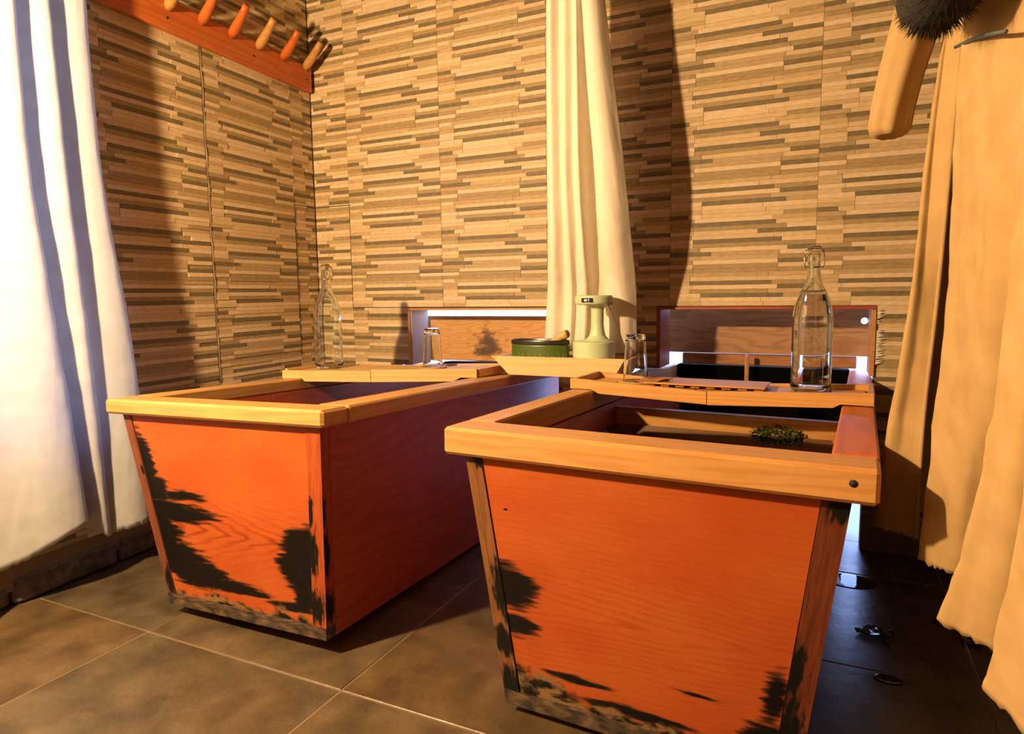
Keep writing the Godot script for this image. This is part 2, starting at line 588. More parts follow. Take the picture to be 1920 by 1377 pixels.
# strips on a wall node whose local x runs along the wall, y up and z into the room
func clad(wall: Node3D, u_from: float, u_to: float, u0: float, v0: float, v_to: float, holes: Array, relief: float, sees: Callable) -> void:
	var found := []
	var c0 := floori((u_from - u0) / 0.45)
	var c1 := ceili((u_to - u0) / 0.45)
	var r0 := floori((FL - v0) / 0.3)
	var r1 := ceili((v_to - v0) / 0.3)
	var rh := 0.3 / TILE.size()
	for c in range(c0, c1):
		for r in range(r0, r1):
			for k in TILE.size():
				var v_hi := v0 + (r + 1) * 0.3 - k * rh
				var v_lo := v_hi - rh
				if v_lo < 0.1 or v_hi > v_to:
					continue
				for q in TILE[k].size():
					var pc: Array = TILE[k][q]
					var tone: int = pc[2]
					var hs := hash01(c, r * 31 + k, q)
					if tone == 0 and hs > 0.66: tone = 1
					if tone == 2 and hs > 0.6: tone = 3
					var dep := relief * (0.5 + hash01(c + 5, k + r * 7, q * 3))
					var spans := [[maxf(u0 + (c + pc[0]) * 0.45, u_from), minf(u0 + (c + pc[1]) * 0.45, u_to)]]
					for h in holes:
						if v_hi > h.position.y and v_lo < h.end.y:
							var nx := []
							for s in spans:
								if s[1] <= h.position.x or s[0] >= h.end.x:
									nx.append(s)
								else:
									if s[0] < h.position.x: nx.append([s[0], h.position.x])
									if s[1] > h.end.x: nx.append([h.end.x, s[1]])
							spans = nx
					for s in spans:
						if s[1] - s[0] > 0.006:
							var rect := [s[0] + 0.0005, s[1] - 0.0005, v_lo + 0.0002, v_hi - 0.0002, dep, tone]
							var mid := wall.global_transform * Vector3((s[0] + s[1]) / 2, (v_lo + v_hi) / 2, 0)
							rect.append(sees.call(mid, s[1] - s[0]))
							found.append(rect)
	found.sort_custom(func(a, b): return a[6] > b[6])
	var cube := BoxMesh.new()
	cube.size = Vector3.ONE
	var rest := {}
	for i in found.size():
		var f: Array = found[i]
		var size := Vector3(f[1] - f[0], f[3] - f[2], f[4] + 0.002)
		var mid := Vector3((f[0] + f[1]) / 2, (f[2] + f[3]) / 2, (f[4] - 0.002) / 2)
		if i < 300 and f[6] > 0.0:
			part(cube, "strip", M["strip_" + TONES[f[5]]], wall, Transform3D(Basis.from_scale(size), mid))
		else:
			if not rest.has(f[5]):
				rest[f[5]] = begin()
			var st: SurfaceTool = rest[f[5]]
			var h := size / 2.0
			for e in [[Vector3(-1, -1, 1), Vector3(1, -1, 1), Vector3(1, 1, 1), Vector3(-1, 1, 1), Vector3.BACK], [Vector3(-1, 1, 1), Vector3(1, 1, 1), Vector3(1, 1, -1), Vector3(-1, 1, -1), Vector3.UP], [Vector3(-1, -1, 1), Vector3(1, -1, 1), Vector3(1, -1, -1), Vector3(-1, -1, -1), Vector3.DOWN], [Vector3(-1, -1, 1), Vector3(-1, 1, 1), Vector3(-1, 1, -1), Vector3(-1, -1, -1), Vector3.LEFT], [Vector3(1, -1, 1), Vector3(1, 1, 1), Vector3(1, 1, -1), Vector3(1, -1, -1), Vector3.RIGHT]]:
				quad(st, mid + e[0] * h, mid + e[1] * h, mid + e[2] * h, mid + e[3] * h, e[4])
	var am := ArrayMesh.new()
	var o := MeshInstance3D.new()
	o.name = "strip_field"
	for t in rest:
		rest[t].generate_normals()
		rest[t].commit(am)
		am.surface_set_material(am.get_surface_count() - 1, M["strip_" + TONES[t]])
	o.mesh = am
	o.set_meta("kind", "stuff")
	wall.add_child(o, true)

func screen(p: Vector3) -> Vector3:
	var b := Basis.from_euler(Vector3(-0.1109, 0.446, -0.0139))
	var q := b.inverse() * (p - Vector3(0, 0.81, 0))
	return Vector3(960.0 + 1247.4 * q.x / -q.z, 688.5 - 1247.4 * q.y / -q.z, -q.z)

func build_room() -> void:
	# floor of slate slabs over a mortar bed
	var fl := structure("floor")
	board(fl, "mortar_bed", Vector3(-2.4, FL - 0.1, 1.8), Vector3(1.75, FL - 0.0008, -ZB - 0.08), M.slate_joint, "x", 0.001)
	var zc := [1.66, 1.12, 0.58, 0.04, -0.49, -1.022, -1.556, -2.09, -ZB - 0.075]
	for i in 6:
		for j in 8:
			var x0 := -2.10 + 0.602 * i
			var g := 0.0017
			var o := board(fl, "slab", Vector3(x0 + g, FL - 0.03, zc[j] - g), Vector3(x0 + 0.602 - g, FL + (hash01(i, j, 3) - 0.5) * 0.0016, zc[j + 1] + g), M["slate%d" % ((i * 2 + j * 5) % 3)] if i < 3 or j < 5 else M.slate_wet, "x", 0.0015)
			o.name = "slab" if i + j == 0 else "slab_%03d" % (i * 8 + j)
	# back wall with the two openings the tubs run through
	var wb := structure("wall_back")
	wb.position = Vector3(0, 0, -ZB)
	var hb := [Rect2(-1.57, -0.1, 0.665, 0.855), Rect2(-1.66, -0.1, 0.10, 0.619), Rect2(-0.54, 0.46, 0.668, 0.296), Rect2(-0.655, -0.1, 0.12, 0.641), Rect2(-0.54, -0.1, 0.65, 0.57)]
	for r in [[-2.25, -1.66, -0.1, CEIL], [-1.66, -1.57, 0.519, CEIL], [-1.57, -0.905, 0.755, CEIL], [-0.905, -0.655, -0.1, CEIL], [-0.655, -0.54, 0.541, CEIL], [-0.54, 0.128, 0.756, CEIL], [0.11, 0.128, -0.1, 0.46], [0.128, 1.75, -0.1, CEIL]]:
		board(wb, "masonry", Vector3(r[0], r[2], -0.002), Vector3(r[1], r[3], -0.08), M.grout, "x", 0.0005)
	clad(wb, -XL + 0.004, 1.6, -1.8475, 0.8949, CEIL, hb, 0.0020, func(p: Vector3, w: float) -> float:
		var s := screen(p)
		if s.x < 570 or s.y < 4 or s.y > 690 or s.x > 1745 - s.y * 0.12: return 0.0
		if s.x > 1012 and s.x < 1130 + s.y * 0.1: return 0.0
		if p.y < 0.56: return 0.0
		return w / (s.z * s.z))
	# left wall, with a window behind the white curtain
	var wl := structure("wall_left")
	wl.transform = Transform3D(Basis(Vector3.UP, PI / 2 + LA), Vector3(-XL, 0, -ZB))
	var win := Rect2(-2.1, 0.42, 1.04, 1.5)
	for r in [[-4.1, -2.1, -0.1, CEIL], [-2.1, -1.06, -0.1, 0.42], [-2.1, -1.06, 1.92, CEIL], [-1.06, 0.14, -0.1, CEIL]]:
		board(wl, "masonry", Vector3(r[0], r[2] + (0.13 if r[2] < 0.0 else 0.0), -0.002), Vector3(r[1], r[3], -0.16), M.grout, "x", 0.0005)
	clad(wl, -3.9, -0.008, -0.5883, 0.8949, CEIL, [win], 0.0036, func(p: Vector3, w: float) -> float:
		var s := screen(p)
		if s.x < 165 + s.y * 0.1 or s.x > 605 or s.y < 0 or s.y > 740 or p.y > 1.9 or p.y < 0.56: return 0.0
		return w / (s.z * s.z) * 0.8)
	# the open joint between two tile columns, with a squeezed-out mortar bead
	var bead := []
	var br := []
	var crack := []
	var cr := []
	for k in 40:
		var y := 0.50 + k * 0.0302
		var w := sin(k * 1.7) * 0.0018 + sin(k * 0.6) * 0.0012
		bead.append(Vector3(-0.5883 + w + 0.002, y, 0.0045)); br.append(0.0016 + 0.0009 * hash01(k, 8, 2))
		crack.append(Vector3(-0.5883 + w - 0.0012, y, 0.0048)); cr.append(0.0011 + 0.0006 * hash01(k, 3, 7))
	part(tube(bead, br, 6, 1.0, 0.0, Vector3.RIGHT), "mortar_bead", flat(lin(0.5, 0.36, 0.2), 0.9), wl)
	part(tube(crack, cr, 6, 1.0, 0.0, Vector3.RIGHT), "open_joint", M.black, wl)
	board(wl, "open_joint", Vector3(-0.145, 1.1865, 0.001), Vector3(-0.006, 1.1895, 0.0058), M.black, "x", 0.0002)
	board(wl, "open_joint", Vector3(-0.1395, 0.56, 0.001), Vector3(-0.1375, 1.187, 0.0056), M.black, "x", 0.0002)
	board(wb, "open_joint", Vector3(-XL + 0.008, 1.1865, 0.001), Vector3(-1.842, 1.1895, 0.0036), M.black, "x", 0.0002)
	board(wb, "open_joint", Vector3(-1.8485, 0.757, 0.001), Vector3(-1.8465, 1.187, 0.0036), M.black, "x", 0.0002)
	board(wb, "open_joint", Vector3(-1.846, 0.7555, 0.001), Vector3(-0.91, 0.7580, 0.0036), M.black, "x", 0.0002)
	board(wb, "open_joint", Vector3(-1.846, 0.8942, 0.001), Vector3(-0.90, 0.8956, 0.0034), M.black, "x", 0.0002)
	# rough kerb stones under the left wall
	for k in 9:
		var a := -0.10 - k * 0.31
		var dep := -0.02 + 0.03 * hash01(k, 4, 9)
		var o := board(wl, "kerb_stone", Vector3(a, FL, dep), Vector3(a - 0.305, 0.055 + 0.03 * hash01(k, 2, 1), -0.15), M.stone, "x", 0.012)
		var o2 := board(wl, "kerb_stone", Vector3(a - 0.1, 0.05, dep - 0.02), Vector3(a - 0.40, 0.128, -0.155), M.stone, "x", 0.012)
		o.name = "kerb_stone_%03d" % (k * 2)
		o2.name = "kerb_stone_%03d" % (k * 2 + 1)
	var wf := structure("window_1")
	wf.transform = wl.transform
	for r in [[-2.1, -2.05, 0.42, 1.92], [-1.09, -1.06, 0.42, 1.92], [-2.05, -1.09, 1.87, 1.92], [-2.05, -1.09, 0.42, 0.47], [-1.63, -1.59, 0.47, 1.87]]:
		board(wf, "frame_bar", Vector3(r[0], r[2], -0.06), Vector3(r[1], r[3], -0.11), M.orange_pine, "x" if r[1] - r[0] > r[3] - r[2] else "y")
	# the rest of the shell, behind and beside the camera
	var wr := structure("wall_right")
	board(wr, "masonry", Vector3(1.6, -0.1, 1.75), Vector3(1.75, CEIL, -ZB - 0.08), M.plaster)
	var wfr := structure("wall_front")
	board(wfr, "masonry", Vector3(-2.2, -0.1, 1.6), Vector3(1.75, CEIL, 1.75), M.plaster)
	var ce := structure("ceiling")
	board(ce, "boarding", Vector3(-2.35, CEIL, 1.75), Vector3(1.75, CEIL + 0.12, -ZB - 0.08), M.dark_wood)
	# concrete apron outside
	var gr := structure("ground")
	board(gr, "apron", Vector3(-9, -0.12, -ZB - 0.08), Vector3(9, -0.04, -12), M.concrete)

# ---------------------------------------------------------------- tubs
const TA := [-1.6185, 1.0366, 0.0043, 0.0197, -0.0379]   # x, z, yaw, roll, drop
const TB := [-0.6467, 1.0484, -0.0404, -0.0032, -0.0207]

func tub_xf(t: Array) -> Transform3D:
	var b := Basis(Vector3.UP, t[2]) * Basis.from_euler(Vector3(-t[4] * -1.0, 0, t[3]))
	# the front left rim corner stays in place when the tub tips back
	return Transform3D(b, Vector3(t[0], 0.563, -t[1]) - b * Vector3(0, 0.563 - FL, 0))

# world point from tub coordinates (across, height, along)
func tb(t: Array, lx: float, y: float, lz: float) -> Vector3:
	return Vector3(t[0] + lx * cos(t[2]) - lz * sin(t[2]), y, -t[1] - lx * sin(t[2]) - lz * cos(t[2]))

# cedar front panel: flame grain, black mould and grey rot as the photograph shows them
func panel_image(which: int) -> Image:
	var n := 420
	var img := Image.create(n, n, false, Image.FORMAT_RGB8)
	var no := FastNoiseLite.new()
	no.seed = 90 + which
	no.frequency = 1.0
	no.fractal_octaves = 4
	var pale := lin(0.36, 0.066, 0.014)
	var warm := lin(0.41, 0.098, 0.021)
	var deep := lin(0.19, 0.028, 0.006)
	var black := lin(0.005, 0.004, 0.0035)
	var rot := lin(0.20, 0.115, 0.05)
	# mould patches: centre u, v, half sizes, strength
	var blobs := []
	if which == 0:
		blobs = [[0.06, 0.52, 0.42, 0.075, 1.1], [0.02, 0.66, 0.16, 0.16, 1.2], [0.06, 0.78, 0.26, 0.14, 1.2], [0.22, 0.85, 0.30, 0.085, 1.2], [0.42, 0.885, 0.28, 0.045, 1.1], [0.62, 0.90, 0.14, 0.020, 0.8], [0.95, 0.60, 0.15, 0.13, 1.2], [0.92, 0.72, 0.15, 0.13, 1.2], [0.97, 0.84, 0.12, 0.10, 1.1], [0.01, 0.25, 0.075, 0.20, 1.0], [0.04, 0.40, 0.12, 0.09, 1.1], [0.20, 0.425, 0.22, 0.035, 0.8], [0.86, 0.93, 0.20, 0.03, 0.9]]
	else:
		blobs = [[0.0, 0.49, 0.17, 0.05, 1.0], [0.0, 0.57, 0.17, 0.08, 1.0], [0.03, 0.54, 0.12, 0.12, 1.0], [0.02, 0.70, 0.15, 0.06, 1.0], [0.50, 0.945, 0.30, 0.03, 0.9], [0.24, 0.875, 0.18, 0.022, 0.8], [0.99, 0.93, 0.12, 0.12, 1.0], [0.97, 0.72, 0.05, 0.14, 0.7], [0.72, 0.80, 0.10, 0.010, 0.6], [0.06, 0.21, 0.010, 0.005, 1.4]]
	for y in n:
		for x in n:
			var u := float(x) / n
			var v := float(y) / n
			var cu := 0.52 if which == 0 else 0.70
			var cv := 0.60 if which == 0 else 0.58
			# nested flame grain opening to the left, straight grain above and below
			var du := u - cu
			var dv := (v - cv) * (2.6 if which == 0 else 3.6) + no.get_noise_2d(u * 1.3, v * 1.5) * 0.09
			var r := sqrt(dv * dv + 0.004) + maxf(du, -0.6) * (0.62 if which == 0 else 0.22)
			var s := 0.5 + 0.5 * sin(r * (66.0 if which == 0 else 74.0) + no.get_noise_2d(u * 2.0, v * 22.0) * 2.4)
			var near := exp(-absf(v - cv) * (7.0 if which == 0 else 4.0))
			s = pow(s, 3.0) * (0.07 + 0.75 * near * near if which == 0 else 0.07 + 0.20 * near)
			var fib := no.get_noise_2d(u * 4.0, v * 110.0) * 0.20
			var bl := no.get_noise_2d(u * 1.8 + 7.0, v * 2.6) * 0.45
			var c := pale.lerp(warm, clampf(0.5 + bl * 1.6, 0.0, 1.0)).lerp(deep, clampf(s + fib, 0.0, 1.0))
			var m := -1.0
			for b in blobs:
				var e := sqrt(pow((u - b[0]) / b[2], 2) + pow((v - b[1]) / b[3], 2))
				m = maxf(m, (1.0 - e) * b[4])
			# the mould creeps along the fibres
			m += no.get_noise_2d(u * 5.0, v * 40.0) * 0.30 + no.get_noise_2d(u * 3.0 + 5.0, v * 9.0) * 0.30
			m = smoothstep(0.0, 0.42, m)
			c = c.lerp(black, m * 0.99)
			var low := v - (0.945 if which == 0 else 0.91 + u * 0.06)
			if which == 1 and u < 0.3:
				low += 0.07 * (0.3 - u) / 0.3
			low += no.get_noise_2d(u * 6.0, v * 6.0) * 0.07
			var rr := smoothstep(0.0, 0.05, low)
			var rc := rot.lerp(black, clampf(0.35 + no.get_noise_2d(u * 9.0, v * 22.0) * 1.6 + no.get_noise_2d(u * 40.0, v * 60.0) * 0.4, 0.0, 1.0))
			c = c.lerp(rc, rr)
			img.set_pixel(x, y, c)
	return img

# narrow corner posts with their own stains; the grain runs upright
func post_material(k: int) -> StandardMaterial3D:
	var w := 48
	var h := 320
	var img := Image.create(w, h, false, Image.FORMAT_RGB8)
	var no := FastNoiseLite.new()
	no.seed = 130 + k
	no.frequency = 1.0
	no.fractal_octaves = 4
	var pale: Color = [lin(0.20, 0.06, 0.028), lin(0.36, 0.075, 0.018), lin(0.21, 0.09, 0.03), lin(0.15, 0.038, 0.014)][k]
	var deep: Color = [lin(0.09, 0.03, 0.016), lin(0.22, 0.04, 0.010), lin(0.12, 0.045, 0.018), lin(0.08, 0.02, 0.009)][k]
	var black := lin(0.006, 0.005, 0.004)
	# stains: u, v, half sizes
	var st: Array = [[[0.8, 0.30, 0.3, 0.03], [0.7, 0.93, 0.6, 0.12]], [[0.1, 0.62, 0.55, 0.16], [0.3, 0.90, 0.8, 0.10], [0.1, 0.42, 0.25, 0.10]], [[1.0, 0.56, 0.75, 0.16], [0.6, 0.78, 0.8, 0.08], [0.5, 0.97, 0.9, 0.10], [1.0, 0.02, 0.8, 0.04]], [[0.1, 0.62, 0.55, 0.14], [0.2, 0.85, 0.8, 0.16], [0.7, 0.03, 0.6, 0.06]]][k]
	for y in h:
		for x in w:
			var u := float(x) / w
			var v := float(y) / h
			var c := pale.lerp(deep, clampf(0.4 + no.get_noise_2d(u * 9.0, v * 5.0) * 0.9 + no.get_noise_2d(u * 2.0, v * 2.5) * 0.5, 0.0, 1.0))
			var m := -1.0
			for b in st:
				m = maxf(m, 1.0 - sqrt(pow((u - b[0]) / b[2], 2) + pow((v - b[1]) / b[3], 2)))
			m += no.get_noise_2d(u * 4.0, v * 12.0) * 0.5
			img.set_pixel(x, y, c.lerp(black, smoothstep(0.0, 0.5, m)))
	var pm := StandardMaterial3D.new()
	pm.albedo_texture = tex(img)
	pm.roughness = 0.5
	pm.metallic_specular = 0.3
	return pm

func build_tub(t: Array, label: String, w: float, rim_y: float, th: float, rl: float, rr: float, fb: float, ins: Array, y_bot: float, which: int, div_z: float, div_top: float) -> Node3D:
	var length := 1.6
	var o := thing("bath_tub", label, "bath tub")
	o.transform = tub_xf(t)
	var H := rim_y - FL
	var b := y_bot - FL
	# rim
	board(o, "front_board", Vector3(0, H - th, 0), Vector3(w, H, -fb), M.pine, "x", 0.006)
	board(o, "side_rail", Vector3(0, H - th, -fb - 0.001), Vector3(rl, H, -length), M.pine_b, "z", 0.004)
	board(o, "side_rail", Vector3(w - rr, H - th, -fb - 0.001), Vector3(w, H, -length), M.rail_red if which == 1 else M.pine_b, "z", 0.004)
	board(o, "end_board", Vector3(rl + 0.001, H - th, -length + 0.08), Vector3(w - rr - 0.001, H, -length), M.soot, "x", 0.004)
	# body corners: ins = [left top, right top, front top, left bottom, right bottom, front bottom]
	var yt := H - th - 0.001
	var k := 0.032
	var LT := Vector3(ins[0], yt, -ins[2]); var RT := Vector3(w - ins[1], yt, -ins[2])
	var LB := Vector3(ins[3], b, -ins[5]); var RB := Vector3(w - ins[4], b, -ins[5])
	var dz := Vector3(0, 0, -k)
	var pl := Vector3(0.028 if which == 0 else 0.034, 0, 0)
	var pr := Vector3(0.04, 0, 0)
	# lower front rail takes the bottom strip
	var f := 0.06
	var LM := LB.lerp(LT, f); var RM := RB.lerp(RT, f)
	var pm := StandardMaterial3D.new()
	pm.albedo_texture = tex(panel_image(which))
	pm.roughness = 0.42
	pm.metallic_specular = 0.3
	var bk := Vector3(0, 0, -0.003)
	part(hexa([LT + pl + bk, RT - pr + bk, RM - pr + bk, LM + pl + bk, LT + pl + dz, RT - pr + dz, RM - pr + dz, LM + pl + dz]), "front_panel", pm, o)
	var gp := Vector3(0.0012, 0, 0)
	part(hexa([LT, LT + pl - gp, LM + pl - gp, LM, LT + dz, LT + pl - gp + dz, LM + pl - gp + dz, LM + dz]), "corner_post", post_material(which * 2), o)
	part(hexa([RT - pr + gp, RT, RM, RM - pr + gp, RT - pr + gp + dz, RT + dz, RM + dz, RM - pr + gp + dz]), "corner_post", post_material(which * 2 + 1), o)
	part(hexa([LM + Vector3(0, -0.001, 0.002), RM + Vector3(0, -0.001, 0.002), RB + Vector3(0, 0, 0.002), LB + Vector3(0, 0, 0.002), LM + dz, RM + dz, RB + dz, LB + dz]), "bottom_rail", M.rot, o)
	# long sides: outer face slopes inwards to the bottom
	var back := Vector3(0, 0, -length + ins[2] + 0.03)
	for sd in [0, 1]:
		var ot := (LT if sd == 0 else RT) + dz
		var ob := (LB if sd == 0 else RB) + dz
		var inn := Vector3(0.03, 0, 0) * (1.0 if sd == 0 else -1.0)
		var bt := Vector3(ot.x, ot.y, -length + 0.03)
		var bb := Vector3(ob.x, ob.y, -length + 0.09)
		part(hexa([bt, ot, ob, bb, bt + inn, ot + inn, ob + inn, bb + inn]), "side_panel", M.cedar_side, o)
	var il := LB + dz + Vector3(0.03, 0.03, 0)
	var ir := RB + dz + Vector3(-0.03, 0.03, 0)
	board(o, "bottom_panel", Vector3(il.x, b + 0.001, il.z), Vector3(ir.x, b + 0.026, -length + 0.1), M.cedar_side, "z")
	board(o, "end_panel", Vector3(ins[0] + 0.032, b + 0.03, -length + 0.09), Vector3(w - ins[1] - 0.032, yt, -length + 0.06), M.soot)
	# divider to the hot-stone chamber
	part(hexa([Vector3(ins[0] + 0.034, div_top - FL, -div_z), Vector3(w - ins[1] - 0.034, div_top - FL, -div_z), Vector3(w - ins[4] - 0.034, b + 0.03, -div_z), Vector3(ins[3] + 0.034, b + 0.03, -div_z), Vector3(ins[0] + 0.034, div_top - FL, -div_z - 0.025), Vector3(w - ins[1] - 0.034, div_top - FL, -div_z - 0.025), Vector3(w - ins[4] - 0.034, b + 0.03, -div_z - 0.025), Vector3(ins[3] + 0.034, b + 0.03, -div_z - 0.025)]), "divider", M.orange_pine, o)
	for z in [0.2, 0.75, 1.3]:
		board(o, "bearer", Vector3(ins[3] + 0.05, 0.001 + z * absf(t[4]), -z), Vector3(w - ins[4] - 0.05, b, -z - 0.07), M.black)
	return o

func build_tubs() -> void:
	var a := build_tub(TA, "cedar bath tub with mould-blackened front panel, left of the two tubs", 0.69, 0.5629, 0.037, 0.06, 0.088, 0.085, [0.032, 0.028, 0.024, 0.088, 0.086, 0.088], 0.022, 0, 0.95, 0.47)
	var b := build_tub(TB, "red cedar bath tub nearest the hanging robe, herbs floating in it", 0.719, 0.563, 0.052, 0.062, 0.066, 0.09, [0.034, 0.034, 0.024, 0.098, 0.095, 0.068], 0.010, 1, 0.78, 0.499)
	# bolt hole and plugged knots
	var hole := flat(lin(0.01, 0.008, 0.006), 0.8)
	part(lathe([[0.001, 0.0], [0.0055, 0.0], [0.0055, 0.004]], 14), "bolt_hole", hole, b, Transform3D(Basis(Vector3.RIGHT, PI / 2), Vector3(0.685, 0.563 - FL - 0.022, -0.003)))
	# water stands in both
	for d in [[TA, "dark still bath water in the left tub", 0.69, 0.415], [TB, "dark still bath water with floating herbs in the right tub", 0.719, 0.440]]:
		var t: Array = d[0]
		var w: float = d[2]
		var y: float = d[3]
		var i0 := 0.085
		var p := []
		for q in [[i0, 0.095, y], [w - i0, 0.095, y], [w - i0 - 0.06, 0.15, 0.075], [i0 + 0.06, 0.15, 0.075]]:
			p.append(tb(t, q[0], q[2], q[1]))
		var dv: float = 0.925 if t == TA else 0.755
		for q in [[i0, dv, y], [w - i0, dv, y], [w - i0 - 0.06, dv, 0.075], [i0 + 0.06, dv, 0.075]]:
			p.append(tb(t, q[0], q[2], q[1]))
		single(hexa(p), "bath_water", M.bath_water, d[1], "water")

# ---------------------------------------------------------------- niches in the back wall
func build_niche_boards() -> void:
	var z := -ZB
	# left niche
	var tl := structure("trim_1")
	board(tl, "edge_strip", Vector3(-1.569, 0.52, z + 0.004), Vector3(-1.560, 0.744, z - 0.008), M.orange_pine, "y", 0.001)
	board(tl, "jamb", Vector3(-1.569, 0.52, z - 0.0085), Vector3(-1.558, 0.744, z - 0.135), M.whitewash, "z", 0.001)
	board(tl, "jamb", Vector3(-0.918, 0.54, z + 0.004), Vector3(-0.906, 0.744, z - 0.135), M.orange_pine, "z", 0.001)
	board(tl, "head", Vector3(-1.569, 0.745, z + 0.004), Vector3(-0.906, 0.754, z - 0.135), M.orange_pine, "x", 0.001)
	var tr := structure("trim_2")
	board(tr, "jamb", Vector3(-0.539, 0.542, z + 0.005), Vector3(-0.527, 0.745, z - 0.15), M.cedar_side, "z", 0.001)
	board(tr, "jamb", Vector3(0.114, 0.542, z + 0.012), Vector3(0.127, 0.745, z - 0.15), M.orange_pine, "z", 0.001)
	board(tr, "head", Vector3(-0.539, 0.746, z + 0.005), Vector3(0.127, 0.755, z - 0.15), M.cedar_side, "x", 0.001)
	# knotty board behind the left opening
	var kt := single(bevel_box(Vector3(0.66, 0.19, 0.02)), "splash_board", board_with_knot(), "orange board with a dark burnt knot behind the left opening", "board", Transform3D(Basis.IDENTITY, Vector3(-1.27, 0.622, z - 0.165)))
	kt.set_meta("group", "boards outside the wall openings")
	# boards behind the right opening, set back so daylight falls between
	var wide := CSGBox3D.new()
	wide.name = numbered("splash_board")
	wide.size = Vector3(0.80, 0.165, 0.022)
	wide.material = M.old_board
	wide.position = Vector3(-0.20, 0.662, z - 0.25)
	add_child(wide)
	var knot := CSGCylinder3D.new()
	knot.name = "knot_hole"
	knot.radius = 0.011
	knot.height = 0.1
	knot.sides = 16
	knot.operation = CSGShape3D.OPERATION_SUBTRACTION
	knot.rotation.x = PI / 2
	knot.position = Vector3(0.306, 0.038, 0)
	wide.add_child(knot)
	wide.set_meta("label", "wide weathered brown board with a knot hole behind the right opening")
	wide.set_meta("category", "board")
	wide.set_meta("group", "boards outside the wall openings")
	single(bevel_box(Vector3(0.59, 0.042, 0.022)), "splash_board", M.old_board_b, "narrow brown board just below the wide weathered board", "board", Transform3D(Basis.IDENTITY, Vector3(-0.207, 0.5555, z - 0.27)), "boards outside the wall openings")
	single(bevel_box(Vector3(0.014, 0.11, 0.016)), "support_post", M.orange_pine, "small upright wooden peg under the wide weathered board", "post", Transform3D(Basis.IDENTITY, Vector3(-0.262, 0.525, z - 0.2)))
	# torn white foam along the right jamb
	var st := begin()
	for k in 46:
		var y := 0.742 - 0.0036 * k + rng.randf_range(-0.002, 0.002)
		if k > 10 and k < 17: continue
		var ln := 0.008 + 0.018 * rng.randf() + (0.006 if k > 22 else 0.0)
		var r := 0.0022 + 0.0012 * rng.randf()
		var a := Vector3(0.129, y, z + 0.008); var e := Vector3(0.129 + ln, y + rng.randf_range(-0.006, 0.008), z + 0.009)
		var up := Vector3(0, r, 0); var fw := Vector3(0, 0, r)
		tri(st, a + up, e, a + fw, Vector3(0, 1, 1)); tri(st, a - up, e, a + fw, Vector3(0, -1, 1)); tri(st, a + up, e, a - up, Vector3(0, 0, -1))
	single(done(st), "foam_strip", flat(lin(0.75, 0.68, 0.55), 0.95), "torn whitish filler strip along the right jamb of the right opening", "filler")

func board_with_knot() -> StandardMaterial3D:
	var img := wood_image(512, 256, 23, lin(0.62, 0.33, 0.10), lin(0.44, 0.20, 0.055), 7.0, 0.6, 0.14)
	var n := FastNoiseLite.new()
	n.seed = 8
	n.frequency = 1.0
	n.fractal_octaves = 4
	var bl := lin(0.05, 0.022, 0.01)
	for y in 256:
		for x in 512:
			var u := (x / 512.0 - 0.48) / 0.13
			var v := (y / 256.0 - 0.62) / 0.42
			var e := 1.0 - sqrt(u * u + v * v) + n.get_noise_2d(x * 0.013, y * 0.016) * 0.8 + n.get_noise_2d(x * 0.05, y * 0.05) * 0.25
			var k := smoothstep(0.0, 0.9, e)
			if k > 0.0:
				img.set_pixel(x, y, img.get_pixel(x, y).lerp(bl, k * 0.85))
	var m := StandardMaterial3D.new()
	m.albedo_texture = tex(img)
	m.uv1_triplanar = true
	m.uv1_scale = Vector3(1.0 / 0.66, 1.0 / 0.19, 1.0)
	m.uv1_offset = Vector3(0.5, 0.5, 0.5)
	m.roughness = 0.55
	return m

# ---------------------------------------------------------------- peg rail on the left wall
func build_peg_rail() -> void:
	var o := thing("peg_rail", "reddish wooden peg rail high on the left tiled wall", "peg rail")
	o.transform = Transform3D(Basis(Vector3.UP, PI / 2 + LA), Vector3(-XL, 1.66, -ZB))
	# local x = -s
	part(bevel_box(Vector3(1.02, 0.10, 0.026), 0.004), "rail_board", M.rail_red, o, Transform3D(Basis(Vector3.BACK, -0.012), Vector3(-0.535, 0.055, 0.021)))
	for k in 8:
		var s := 0.064 + 0.1335 * k
		var pale := k == 0 or k == 2 or k == 5
		var base := Vector3(-s, 0.088 - 0.004 * k * 0.5, 0.03)
		var tip := base + Vector3(-0.036, 0.072, 0.112)
		var path := []
		var rad := []
		for i in 7:
			var f := i / 6.0
			path.append(base.lerp(tip, f) + Vector3(0, -0.004 * sin(f * PI), 0))
			rad.append([0.013, 0.0180, 0.0178, 0.0162, 0.0146, 0.0132, 0.0120][i])
		part(tube(path, rad, 7), "peg", M.pine if pale else M.rail_red, o)
	for s in [0.06, 0.36, 0.74]:
		part(lathe([[0.001, 0], [0.004, 0], [0.004, 0.002]], 8), "screw", M.black, o, Transform3D(Basis(Vector3.RIGHT, PI / 2), Vector3(-s, 0.045, 0.034)))

# ---------------------------------------------------------------- curtains
func lw(s: float, y: float, off: float) -> Vector3:
	return Vector3(-XL + s * sin(LA) + off * cos(LA), y, -ZB + s * cos(LA) - off * sin(LA))

